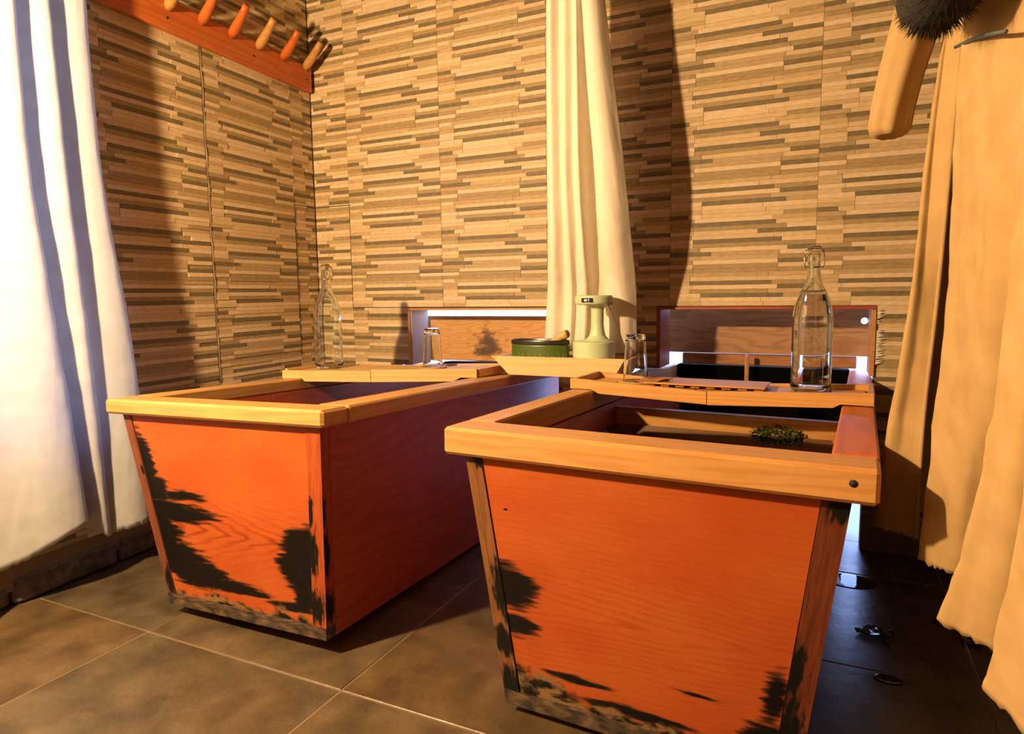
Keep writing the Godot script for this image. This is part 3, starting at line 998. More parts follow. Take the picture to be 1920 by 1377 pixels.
func build_curtains() -> void:
	# white curtain before the window in the left wall: [distance along wall, offset] from the free edge on
	var top := [[1.058, 0.072], [1.062, 0.094], [1.08, 0.106], [1.115, 0.095], [1.158, 0.055], [1.164, 0.088], [1.178, 0.110], [1.20, 0.100], [1.238, 0.046], [1.245, 0.080], [1.260, 0.104], [1.285, 0.098], [1.34, 0.06], [1.41, 0.03], [1.43, 0.07], [1.48, 0.09], [1.58, 0.06], [1.66, 0.04], [1.72, 0.09], [1.86, 0.05], [2.0, 0.08], [2.14, 0.05]]
	var mid := [[1.050, 0.076], [1.055, 0.098], [1.075, 0.110], [1.11, 0.098], [1.150, 0.058], [1.157, 0.094], [1.172, 0.116], [1.20, 0.104], [1.238, 0.046], [1.246, 0.085], [1.264, 0.112], [1.295, 0.104], [1.35, 0.06], [1.43, 0.03], [1.45, 0.07], [1.50, 0.09], [1.60, 0.06], [1.68, 0.04], [1.74, 0.09], [1.88, 0.05], [2.0, 0.08], [2.14, 0.05]]
	var low := [[0.990, 0.078], [0.998, 0.100], [1.02, 0.115], [1.06, 0.108], [1.120, 0.078], [1.130, 0.098], [1.150, 0.112], [1.172, 0.098], [1.205, 0.055], [1.214, 0.098], [1.236, 0.122], [1.282, 0.114], [1.35, 0.065], [1.43, 0.03], [1.46, 0.07], [1.51, 0.09], [1.61, 0.06], [1.69, 0.04], [1.75, 0.09], [1.88, 0.05], [2.0, 0.08], [2.14, 0.05]]
	var hem := [[0.972, 0.078], [0.982, 0.100], [1.01, 0.115], [1.05, 0.110], [1.100, 0.085], [1.112, 0.092], [1.130, 0.100], [1.150, 0.090], [1.172, 0.060], [1.182, 0.100], [1.208, 0.125], [1.26, 0.118], [1.34, 0.07], [1.43, 0.03], [1.46, 0.07], [1.51, 0.09], [1.61, 0.06], [1.69, 0.04], [1.75, 0.09], [1.88, 0.05], [2.0, 0.08], [2.14, 0.05]]
	var hy := [0.137, 0.134, 0.130, 0.127, 0.122, 0.122, 0.126, 0.145, 0.165, 0.182, 0.186, 0.170, 0.128, 0.105, 0.10, 0.10, 0.10, 0.10, 0.10, 0.10, 0.10, 0.10]
	var rows := []
	for d in [[top, 2.34], [top, 1.75], [mid, 1.15], [low, 0.60], [hem, -1.0]]:
		var r := []
		for i in d[0].size():
			r.append(lw(d[0][i][0], d[1] if d[1] > 0.0 else hy[i], d[0][i][1] * (0.9 if d[1] > 2.0 else 1.0)))
		rows.append(r)
	single(cloth(rows, 240, 60, 0.003, 4, 0.002, 0.006), "curtain", M.white_cotton, "long white cotton curtain hanging in folds over the left wall", "curtain")
	var rod := thing("curtain_rod", "dark rod carrying the white curtain along the left wall", "curtain rod")
	part(tube([lw(0.95, 2.35, 0.085), lw(2.25, 2.35, 0.085)], [0.009, 0.009], 10), "rod", M.black, rod)
	for s in [1.0, 2.2]:
		part(tube([lw(s, 2.35, 0.085), lw(s, 2.35, 0.0)], [0.006, 0.008], 8), "bracket", M.black, rod)
	# cream curtain gathered between the tubs, in front of the back wall
	var t0 := [[0.0, 0.0], [0.10, 0.02], [0.22, -0.004], [0.34, 0.016], [0.46, 0.0], [0.56, 0.022], [0.60, -0.03], [0.63, -0.032], [0.66, 0.024], [0.78, 0.036], [0.90, 0.026], [1.0, -0.006]]
	var t1 := [[0.0, 0.0], [0.10, 0.022], [0.20, 0.0], [0.28, 0.022], [0.36, 0.002], [0.46, 0.026], [0.50, -0.03], [0.62, -0.036], [0.66, 0.028], [0.78, 0.045], [0.90, 0.034], [1.0, 0.0]]
	var t2 := [[0.0, 0.0], [0.10, 0.022], [0.20, 0.002], [0.30, 0.018], [0.34, -0.002], [0.47, 0.026], [0.54, -0.026], [0.68, -0.032], [0.72, 0.024], [0.82, 0.04], [0.92, 0.03], [1.0, 0.0]]
	var rws := []
	for d in [[2.34, -0.79, -0.675, -1.98, t0], [1.69, -0.812, -0.631, -1.98, t0], [1.21, -0.818, -0.573, -1.985, t1], [0.98, -0.833, -0.557, -2.025, t1], [0.80, -0.866, -0.560, -2.10, t2], [0.612, -0.890, -0.566, -2.125, t2]]:
		var r := []
		for q in d[4]:
			r.append(Vector3(lerpf(d[1], d[2], q[0]), d[0], d[3] + q[1]))
		rws.append(r)
	single(cloth(rws, 110, 56, 0.003, 9, 0.002, 0.003), "curtain", M.cream_cotton, "narrow cream curtain gathered between the two tubs before the back wall", "curtain")
	var rod2 := thing("curtain_rod", "dark rod carrying the cream curtain between the tubs", "curtain rod")
	part(tube([Vector3(-0.75, 2.35, -ZB + 0.002), Vector3(-0.75, 2.35, -0.6)], [0.009, 0.009], 10), "rod", M.black, rod2)
	part(tube([Vector3(-0.75, 2.36, -0.62), Vector3(-0.75, CEIL, -0.62)], [0.004, 0.004], 8), "hanger", M.black, rod2)

# ---------------------------------------------------------------- trays
func frame_xf(a: Vector3, b: Vector3) -> Transform3D:
	# local x from a to b (level), y up, z towards the room
	var x := Vector3(b.x - a.x, 0, b.z - a.z).normalized()
	return Transform3D(Basis(x, Vector3.UP, x.cross(Vector3.UP)), Vector3(a.x, 0, a.z))

func build_tray(label: String, fl: Vector3, fr: Vector3, br: Vector3, bl: Vector3, left: Array, right: Array, y_end: Array, y_floor: float, mat: Material) -> Node3D:
	var o := thing("bath_caddy", label, "bath caddy")
	var xf := frame_xf(fl, fr)
	part(prism(left, 0.012), "front_board", mat, o, xf)
	part(prism(right, 0.012), "front_board", mat, o, xf)
	var xb := frame_xf(bl, br)
	var shift := func(p): return p.map(func(q): return Vector2(q.x, q.y - 0.004))
	part(prism(shift.call(left), 0.010), "back_board", mat, o, Transform3D(xb.basis, xb.origin + xb.basis.z * 0.010))
	part(prism(shift.call(right), 0.010), "back_board", mat, o, Transform3D(xb.basis, xb.origin + xb.basis.z * 0.010))
	for e in [[fl, bl, -1.0], [fr, br, 1.0]]:
		var d: Vector3 = (e[1] - e[0]).normalized()
		var x := Vector3(e[0]) + d * 0.013
		var y := Vector3(e[1]) - d * 0.011
		var n := d.cross(Vector3.UP).normalized()
		if n.dot(fr - fl) * e[2] > 0.0: n = -n
		var y0: float = y_end[0]; var y1: float = y_end[1]
		part(hexa([Vector3(x.x, y1, x.z), Vector3(y.x, y1, y.z), Vector3(y.x, y0, y.z), Vector3(x.x, y0, x.z), Vector3(x.x, y1, x.z) + n * 0.011, Vector3(y.x, y1, y.z) + n * 0.011, Vector3(y.x, y0, y.z) + n * 0.011, Vector3(x.x, y0, x.z) + n * 0.011]), "end_board", mat, o)
	# floor slats from front to back boards
	var nsl := 9
	for k in nsl:
		var q := []
		for yy in [y_floor, y_floor - 0.006]:
			for f in [[0, 0], [1, 0], [1, 1], [0, 1]]:
				var u: float = 0.022 + (k + f[0]) * (0.956 / nsl) + (0.003 if f[0] == 0 else -0.003)
				var v := 0.07 if f[1] == 0 else 0.93
				var p := fl.lerp(fr, u).lerp(bl.lerp(br, u), v)
				q.append(Vector3(p.x, yy, p.z))
		part(hexa(q), "floor_slat", mat, o)
	return o

func build_trays() -> void:
	var fa := tb(TA, 0.0, 0, 0.60); var fb := tb(TA, 0.626, 0, 0.789)
	var ba := tb(TA, 0.02, 0, 0.84); var bb := tb(TA, 0.655, 0, 1.02)
	var L := [Vector2(0, 0.541), Vector2(0.066, 0.541), Vector2(0.078, 0.531), Vector2(0.302, 0.530), Vector2(0.302, 0.566), Vector2(0, 0.567)]
	var R := [Vector2(0.304, 0.530), Vector2(0.575, 0.534), Vector2(0.60, 0.546), Vector2(0.652, 0.546), Vector2(0.652, 0.574), Vector2(0.304, 0.570)]
	build_tray("bamboo bath caddy across the left tub, holding an empty bottle", fa, fb, bb, ba, L, R, [0.547, 0.572], 0.562, M.bamboo)
	var fc := tb(TB, -0.005, 0, 0.625); var fd := tb(TB, 0.716, 0, 0.625)
	var bc := tb(TB, 0.0, 0, 0.825); var bd := tb(TB, 0.716, 0, 0.825)
	var L2 := [Vector2(0, 0.552), Vector2(0.06, 0.552), Vector2(0.08, 0.542), Vector2(0.36, 0.531), Vector2(0.36, 0.563), Vector2(0, 0.579)]
	var R2 := [Vector2(0.362, 0.530), Vector2(0.64, 0.542), Vector2(0.655, 0.551), Vector2(0.721, 0.551), Vector2(0.721, 0.579), Vector2(0.362, 0.564)]
	var cb := build_tray("bamboo bath caddy across the right tub, holding a full bottle", fc, fd, bd, bc, L2, R2, [0.552, 0.578], 0.560, M.bamboo_b)
	# flat book rest with slots along its front edge
	var xf := Transform3D(Basis(Vector3.UP, TB[2]), tb(TB, 0.335, 0.5715, 0.725))
	var rest := part(bevel_box(Vector3(0.30, 0.004, 0.12), 0.001), "book_rest", M.bamboo_b, cb, xf)
	for k in 8:
		part(bevel_box(Vector3(0.022, 0.006, 0.10), 0.001), "spacer", M.bamboo_b, rest, Transform3D(Basis.IDENTITY, Vector3(-0.135 + k * 0.0385, -0.0055, 0.0)))
	# light flared tray between the tubs
	var ct := thing("serving_tray", "pale flared wooden tray between the tubs under the green tin", "tray")
	var z0 := -1.93; var z1 := -2.15
	var P := [Vector2(-0.935, 0.547), Vector2(-0.585, 0.547), Vector2(-0.548, 0.608), Vector2(-0.996, 0.606)]
	part(prism(P, 0.012), "front_board", M.pale_wood, ct, Transform3D(Basis.IDENTITY, Vector3(0, 0, z0)))
	var Q := [Vector2(-0.935, 0.547), Vector2(-0.585, 0.547), Vector2(-0.556, 0.596), Vector2(-0.985, 0.596)]
	part(prism(Q, 0.012), "back_board", M.pale_wood, ct, Transform3D(Basis.IDENTITY, Vector3(0, 0, z1 + 0.012)))
	part(hexa([Vector3(-0.992, 0.604, z0 - 0.0125), Vector3(-0.980, 0.604, z0 - 0.0125), Vector3(-0.922, 0.549, z0 - 0.0125), Vector3(-0.934, 0.549, z0 - 0.0125), Vector3(-0.992, 0.604, z1 + 0.0125), Vector3(-0.980, 0.604, z1 + 0.0125), Vector3(-0.922, 0.549, z1 + 0.0125), Vector3(-0.934, 0.549, z1 + 0.0125)]), "end_board", M.pale_wood, ct)
	part(hexa([Vector3(-0.564, 0.604, z0 - 0.0125), Vector3(-0.552, 0.604, z0 - 0.0125), Vector3(-0.586, 0.549, z0 - 0.0125), Vector3(-0.598, 0.549, z0 - 0.0125), Vector3(-0.564, 0.604, z1 + 0.0125), Vector3(-0.552, 0.604, z1 + 0.0125), Vector3(-0.586, 0.549, z1 + 0.0125), Vector3(-0.598, 0.549, z1 + 0.0125)]), "end_board", M.pale_wood, ct)
	board(ct, "floor_panel", Vector3(-0.918, 0.549, z0 - 0.013), Vector3(-0.602, 0.557, z1 + 0.013), M.pale_wood)

# ---------------------------------------------------------------- things on the trays
func make_bottle(label: String, at: Vector3, filled: float, turn: float) -> void:
	var o := thing("swing_top_bottle", label, "bottle", at, turn, "swing-top glass bottles on the caddies")
	var out := [[0.040, 0.0], [0.0445, 0.004], [0.0465, 0.012], [0.0465, 0.165], [0.0455, 0.185], [0.041, 0.212], [0.0315, 0.238], [0.0215, 0.258], [0.0165, 0.275], [0.0142, 0.292], [0.0140, 0.312], [0.0165, 0.315], [0.0165, 0.330], [0.0135, 0.334]]
	var inn := [[0.0105, 0.334], [0.0105, 0.292], [0.0130, 0.274], [0.0180, 0.257], [0.0283, 0.236], [0.0378, 0.211], [0.0423, 0.184], [0.0433, 0.164], [0.0433, 0.016], [0.040, 0.010], [0.020, 0.012], [0.0008, 0.013]]
	part(lathe([[0.0008, 0.003], [0.030, 0.002]] + out + inn, 40), "glass_body", M.glass, o)
	if filled > 0.0:
		var wl := []
		for q in [[0.0008, 0.0135], [0.020, 0.0125], [0.0398, 0.0105], [0.0431, 0.0162], [0.0431, 0.164], [0.0421, 0.184], [0.0376, 0.211], [0.0281, 0.236], [0.0230, 0.247]]:
			if q[1] <= filled: wl.append(q)
		wl.append([wl[-1][0], filled])
		wl.append([0.0008, filled])
		part(lathe(wl, 40), "water_fill", M.water, o)
	part(lathe([[0.0008, 0.330], [0.0095, 0.330], [0.0095, 0.338], [0.0150, 0.340], [0.0155, 0.349], [0.0110, 0.354], [0.0008, 0.355]], 20), "stopper", M.glass, o)
	# wire bail
	var wire := []
	var wr := []
	for q in [[-0.019, 0.300], [-0.023, 0.307], [-0.0235, 0.325], [-0.020, 0.343], [-0.010, 0.347], [0.010, 0.347], [0.020, 0.343], [0.0235, 0.325], [0.023, 0.307], [0.019, 0.300]]:
		wire.append(Vector3(q[0], q[1], 0.0)); wr.append(0.0014)
	part(tube(wire, wr, 6), "wire_bail", M.steel, o)
	var ring := []
	var rr := []
	for k in 17:
		var a := TAU * k / 16.0
		ring.append(Vector3(cos(a) * 0.0165, 0.302, sin(a) * 0.0165)); rr.append(0.0012)
	part(tube(ring, rr, 6), "wire_collar", M.steel, o)

func make_glass(label: String, at: Vector3) -> void:
	# an upturned tumbler: thick base on top
	var prof := [[0.0335, 0.0], [0.0335, 0.002], [0.0268, 0.122], [0.0245, 0.128], [0.0008, 0.128]]
	var inner := [[0.0008, 0.114], [0.0225, 0.113], [0.0248, 0.108], [0.0313, 0.001]]
	single(lathe(inner + [[0.0318, 0.0]] + prof, 36), "drinking_glass", M.glass, label, "glass", Transform3D(Basis.IDENTITY, at), "upturned drinking glasses")

func build_tray_things() -> void:
	make_bottle("empty clear swing-top bottle at the end of the left caddy", tb(TA, 0.075, 0.5622, 0.745), 0.0, 0.9)
	make_bottle("swing-top bottle filled with water on the right caddy", tb(TB, 0.578, 0.5602, 0.765), 0.246, 0.35)
	var ga := tb(TA, 0.415, 0.5622, 0.865)
	single(lathe([[0.0008, 0], [0.047, 0], [0.0485, 0.002], [0.047, 0.005], [0.0008, 0.005]], 32), "coaster", M.orange_pine, "thin round coaster under the glass on the left caddy", "coaster", Transform3D(Basis.IDENTITY, ga))
	make_glass("upturned clear glass on the left caddy, before the knotty board", ga + Vector3(0, 0.0052, 0))
	var gb := tb(TB, 0.142, 0.5602, 0.735)
	single(lathe([[0.0008, 0], [0.044, 0], [0.046, 0.003], [0.044, 0.006], [0.0008, 0.006]], 32), "coaster", M.bamboo_b, "round wooden coaster under the glass on the right caddy", "coaster", Transform3D(Basis.IDENTITY, gb))
	make_glass("upturned clear glass on the right caddy, beside the mint stand", gb + Vector3(0, 0.0062, 0))
	# curled dry leaf beside the coaster
	var rows := []
	for j in 4:
		var r := []
		for i in 6:
			var u := i / 5.0
			var v := j / 3.0
			var wd := sin(PI * (0.08 + 0.84 * u)) * 0.022
			r.append(Vector3(0.105 * (u - 0.5), 0.004 + 0.012 * absf(v - 0.5) * sin(u * 7.0 + v * 2.0) + 0.010 * u * u, (v - 0.5) * 2.0 * wd))
		rows.append(r)
	single(cloth(rows, 20, 10, 0.002, 3, 0.0012), "dry_leaf", flat(lin(0.35, 0.17, 0.06), 0.7), "curled dry brown leaf by the glass on the right caddy", "leaf", Transform3D(Basis(Vector3.UP, -0.15), tb(TB, 0.205, 0.5665, 0.70)))
	# dark green oval tin
	var tin := thing("green_tin", "dark green oval tin with an embossed band on the pale tray", "tin", Vector3(-0.8525, 0.5572, -1.998))
	var tg := flat(lin(0.065, 0.10, 0.014), 0.35)
	part(lathe([[0.0008, 0.0], [0.98, 0.0], [1.0, 0.004], [1.0, 0.082], [0.985, 0.083], [0.985, 0.086]].map(func(q): return [q[0] * 0.1, q[1]]), 48, 1.0, 0.46), "body", tg, tin)
	part(lathe([[0.1005, 0.086], [0.1025, 0.088], [0.1025, 0.097], [0.1005, 0.1005], [0.097, 0.1005], [0.094, 0.094], [0.0008, 0.092]], 48, 1.0, 0.47), "rim", flat(lin(0.02, 0.018, 0.012), 0.3), tin)
	var eb := begin()
	for k in 34:
		var a := PI * (0.06 + 0.88 * k / 33.0)
		var c := Vector3(cos(a) * 0.1, 0.045 + 0.010 * sin(k * 2.4), sin(a) * 0.046)
		var n := Vector3(cos(a) / 0.1, 0, sin(a) / 0.046).normalized()
		bevel_into(eb, Vector3(0.004 + 0.003 * hash01(k, 1, 2), 0.010 + 0.012 * hash01(k, 5, 2), 0.0022), 0.0008, Transform3D(Basis(Vector3.UP.cross(n), Vector3.UP, n).rotated(n, (hash01(k, 9, 9) - 0.5) * 1.6), c))
	part(done(eb), "embossed_band", flat(lin(0.10, 0.15, 0.03), 0.35), tin)
	# wooden dipper standing in the tin
	var dp := thing("wooden_dipper", "short wooden dipper handle leaning out of the green tin", "dipper", Vector3(-0.79, 0.652, -1.995))
	part(tube([Vector3(-0.03, -0.006, 0), Vector3(0.0, 0.009, 0), Vector3(0.022, 0.021, 0), Vector3(0.034, 0.026, 0)], [0.006, 0.010, 0.0145, 0.0135], 14), "handle", M.bamboo, dp)
	part(tube([Vector3(0.0335, 0.026, 0), Vector3(0.0385, 0.028, 0)], [0.0125, 0.0095], 14), "end_cap", flat(lin(0.10, 0.06, 0.015), 0.5), dp)
	# mint pedestal device with a small display
	var o := thing("pedestal_thermometer", "mint green pedestal device with a small lit display on the pale tray", "thermometer", Vector3(-0.668, 0.5572, -1.998))
	var mint := flat(lin(0.52, 0.60, 0.36), 0.35)
	part(lathe([[0.0008, 0], [0.064, 0], [0.0665, 0.003], [0.0665, 0.096], [0.064, 0.099], [0.0008, 0.0995]], 48), "base", mint, o)
	part(lathe([[0.046, 0.0995], [0.034, 0.106], [0.026, 0.116], [0.0215, 0.132], [0.0195, 0.15], [0.0195, 0.196], [0.022, 0.203], [0.032, 0.209], [0.047, 0.214]], 40), "column", mint, o, Transform3D(Basis.IDENTITY, Vector3(0.010, 0, -0.004)))
	part(lathe([[0.0008, 0.2135], [0.052, 0.2135], [0.0575, 0.216], [0.0590, 0.221], [0.0590, 0.236], [0.0565, 0.241], [0.050, 0.2425], [0.0008, 0.2425]], 48), "head", mint, o)
	var disp_turn := Basis(Vector3.UP, -0.05)
	var disp := part(bevel_box(Vector3(0.036, 0.0135, 0.004), 0.002), "display", flat(lin(0.008, 0.008, 0.03), 0.15), o, Transform3D(disp_turn, disp_turn * Vector3(0, 0.2275, 0.0585)))
	var tm := TextMesh.new()
	tm.text = "82 T"
	tm.font_size = 14
	tm.pixel_size = 0.00062
	tm.depth = 0.0006
	var ink := flat(Color(0.9, 0.93, 1.0), 0.5)
	ink.emission_enabled = true
	ink.emission = Color(0.9, 0.93, 1.0)
	ink.emission_energy_multiplier = 0.8
	part(tm, "display_digits", ink, disp, Transform3D(Basis.IDENTITY, Vector3(0, 0, 0.0024)))
	part(tube([Vector3(0.045, 0.214, 0.0), Vector3(0.062, 0.185, 0.006), Vector3(0.085, 0.13, 0.010), Vector3(0.106, 0.075, 0.012), Vector3(0.108, 0.05, 0.01)], [0.0014, 0.0014, 0.0014, 0.0014, 0.0014], 6), "cord", flat(lin(0.08, 0.04, 0.02), 0.6), o)
	# herbs floating in the right tub
	var hb := begin()
	for k in 420:
		var a := rng.randf() * TAU
		var r := sqrt(rng.randf())
		var c := Vector3(cos(a) * r * 0.062, 0.001 + rng.randf() * 0.026 * (1.0 - r * 0.6), sin(a) * r * 0.05)
		var d := Vector3(rng.randf_range(-1, 1), rng.randf_range(-0.2, 0.7), rng.randf_range(-1, 1)).normalized() * rng.randf_range(0.006, 0.013)
		var s := d.cross(Vector3(rng.randf_range(-1, 1), 1, rng.randf_range(-1, 1))).normalized() * rng.randf_range(0.002, 0.004)
		tri(hb, c, c + d * 0.5 + s, c + d, Vector3.UP); tri(hb, c, c + d, c + d * 0.5 - s, Vector3.UP)
	single(done(hb), "herb_sprig", flat(lin(0.035, 0.07, 0.012), 0.5), "green herb sprig floating on the water of the right tub", "herbs", Transform3D(Basis.IDENTITY, Vector3(-0.112, 0.4395, -1.785)))

# ---------------------------------------------------------------- robe
func build_robe() -> void:
	var o := thing("bath_robe", "tan linen bath robe hanging at the right of the tubs", "robe", Vector3(0.14, 0.0, -1.0))
	var org := Vector3(0.14, 0.0, -1.0)
	# plan outlines from far edge to near, at shoulder, chest, waist, knee and hem
	var hem := [[0.080, -1.27], [0.105, -1.245], [0.125, -1.235], [0.140, -1.222], [0.185, -1.25], [0.29, -1.22], [0.27, -1.16], [0.142, -1.132], [0.150, -1.11], [0.172, -1.085], [0.208, -1.08], [0.28, -1.02], [0.24, -0.95], [0.139, -0.925], [0.155, -0.90], [0.186, -0.865], [0.24, -0.86], [0.25, -0.81], [0.160, -0.785], [0.165, -0.74], [0.185, -0.68], [0.22, -0.62]]
	var knee := [[0.098, -1.245], [0.118, -1.238], [0.130, -1.232], [0.142, -1.225], [0.185, -1.25], [0.30, -1.22], [0.28, -1.14], [0.150, -1.105], [0.152, -1.07], [0.165, -1.02], [0.190, -1.0], [0.25, -0.96], [0.23, -0.89], [0.158, -0.85], [0.160, -0.82], [0.172, -0.79], [0.205, -0.78], [0.21, -0.75], [0.165, -0.725], [0.165, -0.69], [0.18, -0.64], [0.21, -0.59]]
	var waist := [[0.115, -1.215], [0.128, -1.214], [0.138, -1.212], [0.150, -1.21], [0.195, -1.245], [0.31, -1.21], [0.29, -1.13], [0.154, -1.085], [0.152, -1.04], [0.158, -0.98], [0.168, -0.93], [0.200, -0.90], [0.19, -0.86], [0.162, -0.82], [0.160, -0.79], [0.165, -0.76], [0.182, -0.74], [0.18, -0.72], [0.165, -0.70], [0.165, -0.67], [0.175, -0.62], [0.20, -0.57]]
	var chest := [[0.125, -1.175], [0.132, -1.17], [0.140, -1.155], [0.149, -1.135], [0.180, -1.16], [0.25, -1.15], [0.23, -1.09], [0.148, -1.05], [0.140, -1.01], [0.148, -0.96], [0.158, -0.91], [0.166, -0.87], [0.166, -0.84], [0.158, -0.81], [0.156, -0.785], [0.160, -0.76], [0.167, -0.735], [0.167, -0.72], [0.162, -0.70], [0.165, -0.66], [0.175, -0.61], [0.20, -0.56]]
	var should := [[0.150, -1.11], [0.150, -1.10], [0.150, -1.09], [0.150, -1.08], [0.160, -1.08], [0.175, -1.07], [0.165, -1.05], [0.150, -1.03], [0.148, -1.0], [0.150, -0.96], [0.152, -0.92], [0.154, -0.88], [0.155, -0.85], [0.155, -0.82], [0.155, -0.79], [0.156, -0.76], [0.158, -0.735], [0.158, -0.71], [0.158, -0.69], [0.16, -0.66], [0.17, -0.62], [0.19, -0.58]]
	# the far front panel wraps round to the back; it ends in a free edge, and the open front shows the inside
	var wrap := [[[0.20, -1.17], [0.18, -1.16], [0.16, -1.135]], [[0.30, -1.29], [0.20, -1.29], [0.138, -1.23]], [[0.32, -1.34], [0.20, -1.34], [0.130, -1.27]], [[0.31, -1.37], [0.18, -1.37], [0.112, -1.30]], [[0.30, -1.40], [0.16, -1.40], [0.095, -1.33]]]
	var plans := [[should, 1.42], [chest, 1.06], [waist, 0.80], [knee, 0.60], [hem, 0.405]]
	var first := []
	var second := []
	for k in 5:
		var r1 := []
		for q in wrap[k] + plans[k][0].slice(0, 4):
			r1.append(Vector3(q[0], plans[k][1], q[1]) - org)
		first.append(r1)
		var r2 := []
		for q in plans[k][0].slice(5):
			r2.append(Vector3(q[0], plans[k][1], q[1]) - org)
		second.append(r2)
	part(cloth(first, 60, 60, 0.004, 12, 0.004, 0.006), "front_panel", M.linen, o)
	part(cloth(second, 120, 60, 0.0055, 13, 0.004, 0.008), "front_panel", M.linen, o)
	# the stitched band along the free edge
	var band := []
	var bw := []
	for k in 25:
		var col := []
		for r in first:
			col.append(r[r.size() - 1])
		band.append(along(col, k / 24.0) + Vector3(-0.001, 0, 0.001)); bw.append(0.0035)
	part(tube(band, bw, 8, 1.0, 0.0, Vector3.RIGHT), "edge_band", M.linen, o)
	# far side of the robe, closing it
	var rear := []
	for d in [[1.42, 0.0], [1.06, 0.02], [0.80, 0.035], [0.60, 0.045], [0.405, 0.05]]:
		var r := []
		for k in 7:
			var f := k / 6.0
			r.append(Vector3((0.215 if d[0] > 1.2 else 0.34) + d[1] * 0.3 + 0.01 * sin(f * 9.0), d[0] + 0.005, lerpf(-1.20 + d[1] * -0.6, -0.60, f)) - org)
		rear.append(r)
	part(cloth(rear, 40, 20, 0.004, 14, 0.004, 0.006), "back_panel", M.linen, o)
	# sleeve hanging at the far side
	var path := []
	var rad := []
	for q in [[0.150, 1.40, -1.10, 0.055], [0.126, 1.28, -1.135, 0.046], [0.108, 1.19, -1.165, 0.040], [0.094, 1.13, -1.19, 0.038], [0.086, 1.085, -1.205, 0.037], [0.083, 1.055, -1.210, 0.036], [0.083, 1.046, -1.212, 0.031], [0.083, 1.042, -1.212, 0.022]]:
		path.append(Vector3(q[0] - 0.01, q[1], q[2]) - org)
		rad.append(q[3])
	part(tube(path, rad, 56, 0.8, 0.10, Vector3.RIGHT), "sleeve", M.linen, o)
	# blue-grey piping at the pocket
	part(tube([Vector3(0.136, 1.122, -1.075) - org, Vector3(0.139, 1.105, -1.0) - org, Vector3(0.143, 1.085, -0.92) - org, Vector3(0.148, 1.062, -0.84) - org], [0.0022, 0.0026, 0.0026, 0.0022], 8), "piping", flat(lin(0.06, 0.07, 0.08), 0.7), o)
	# hanger and cord up to the ceiling
	var h := thing("robe_hanger", "wooden hanger on a cord carrying the tan robe", "hanger", Vector3(0.185, 1.43, -0.88))
	part(tube([Vector3(-0.02, -0.03, -0.24), Vector3(0, 0.02, -0.1), Vector3(0, 0.04, 0), Vector3(0, 0.02, 0.12), Vector3(0.01, -0.03, 0.26)], [0.011, 0.013, 0.014, 0.013, 0.011], 10), "bar", M.orange_pine, h)
	part(tube([Vector3(0, 0.04, 0), Vector3(0, CEIL - 1.43, 0)], [0.003, 0.003], 6), "cord", M.black, h)
	# dark fluffy scarf over the shoulder
	var sc := begin()
	var sm := []
	var sr := []
	for q in [[0.15, 1.40, -1.06, 0.03], [0.118, 1.28, -1.05, 0.032], [0.100, 1.19, -1.03, 0.034], [0.094, 1.150, -0.97, 0.036], [0.096, 1.125, -0.91, 0.036], [0.102, 1.12, -0.85, 0.034], [0.114, 1.18, -0.79, 0.032], [0.14, 1.40, -0.76, 0.03]]:
		sm.append(Vector3(q[0], q[1], q[2])); sr.append(q[3])
	var path2 := []
	var rad2 := []
	for k in 25:
		path2.append(along(sm, k / 24.0)); rad2.append(along(sr, k / 24.0))
	var scarf := thing("fluffy_scarf", "dark brown fluffy scarf looped over the tan robe", "scarf", Vector3.ZERO)
	var fur := flat(lin(0.008, 0.005, 0.004), 1.0)
	part(tube(path2, rad2, 14, 0.7), "loop", fur, scarf)
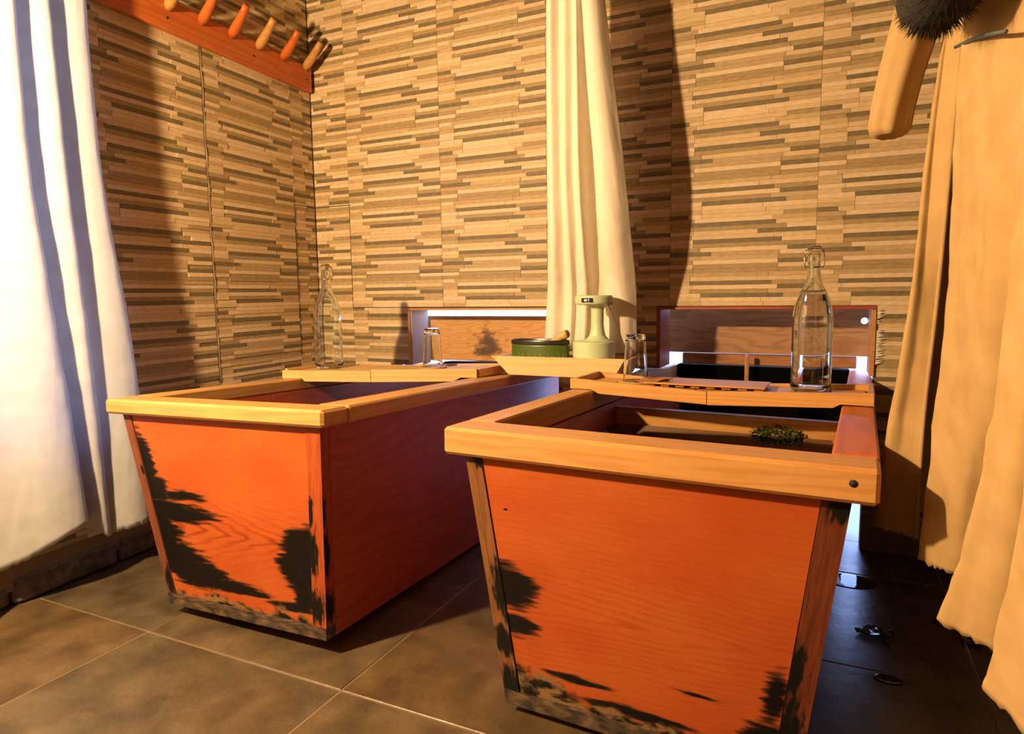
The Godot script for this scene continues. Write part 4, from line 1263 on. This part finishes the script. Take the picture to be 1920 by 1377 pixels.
	for k in 7000:
		var f := rng.randf()
		var c: Vector3 = along(sm, f)
		var r: float = along(sr, f)
		var dir := Vector3(rng.randfn(), rng.randfn(), rng.randfn()).normalized()
		var a := c + dir * r * 0.75
		var e := c + dir * (r * 1.0 + rng.randf() * 0.007) + Vector3(0, -0.003, 0)
		var s := dir.cross(Vector3(rng.randf(), rng.randf(), 1)).normalized() * 0.0007
		tri(sc, a - s, a + s, e, Vector3.LEFT)
	var pile := part(done(sc), "pile", fur, scarf)
	pile.set_meta("kind", "stuff")

# ---------------------------------------------------------------- wet bits on the floor
func build_floor_things() -> void:
	var wet := flat(lin(0.008, 0.009, 0.010), 0.12)
	for d in [["wet black leaf with a stalk on the floor beside the right tub", Vector3(0.123, FL + 0.002, -1.728), 0.3, 1.0], ["wet black leaf lying farther right under the robe", Vector3(0.322, FL + 0.002, -1.777), 1.9, 0.75]]:
		var o := thing("wet_leaf", d[0], "leaf", d[1], d[2], "wet leaves on the floor")
		var rows := []
		for j in 5:
			var r := []
			for i in 6:
				var u := i / 5.0
				var v := j / 4.0
				var wd: float = sin(PI * (0.05 + 0.9 * u)) * 0.026 * d[3]
				r.append(Vector3(0.085 * (u - 0.5) * d[3], 0.002 + 0.009 * hash01(i, j, 4), (v - 0.5) * 2.0 * wd))
			rows.append(r)
		part(cloth(rows, 16, 12, 0.004, 6, 0.0012), "blade", wet, o)
		part(tube([Vector3(0.0, 0.004, 0.01), Vector3(0.01, 0.004, 0.04), Vector3(0.006, 0.003, 0.075)], [0.0022, 0.002, 0.0015], 6), "stalk", wet, o)
	var n := 0
	for d in [[0.075, -2.03, 0.07, 0.05, "puddle of water by the bright gap beside the right tub"], [0.138, -1.53, 0.028, 0.018, "small round water drop on the floor below the wet leaf"], [0.30, -1.86, 0.05, 0.03, "small puddle at the far wet leaf under the robe"]]:
		var prof := [[0.0008, 0.0], [0.9, 0.0], [1.0, 0.0004], [0.93, 0.0011], [0.7, 0.0016], [0.0008, 0.0018]].map(func(q): return [q[0] * d[2], q[1]])
		single(lathe(prof, 28, 1.0, d[3] / d[2]), "puddle", flat(lin(0.02, 0.02, 0.022), 0.03), d[4], "water", Transform3D(Basis.IDENTITY, Vector3(d[0], FL + 0.0006, d[1])))
		n += 1
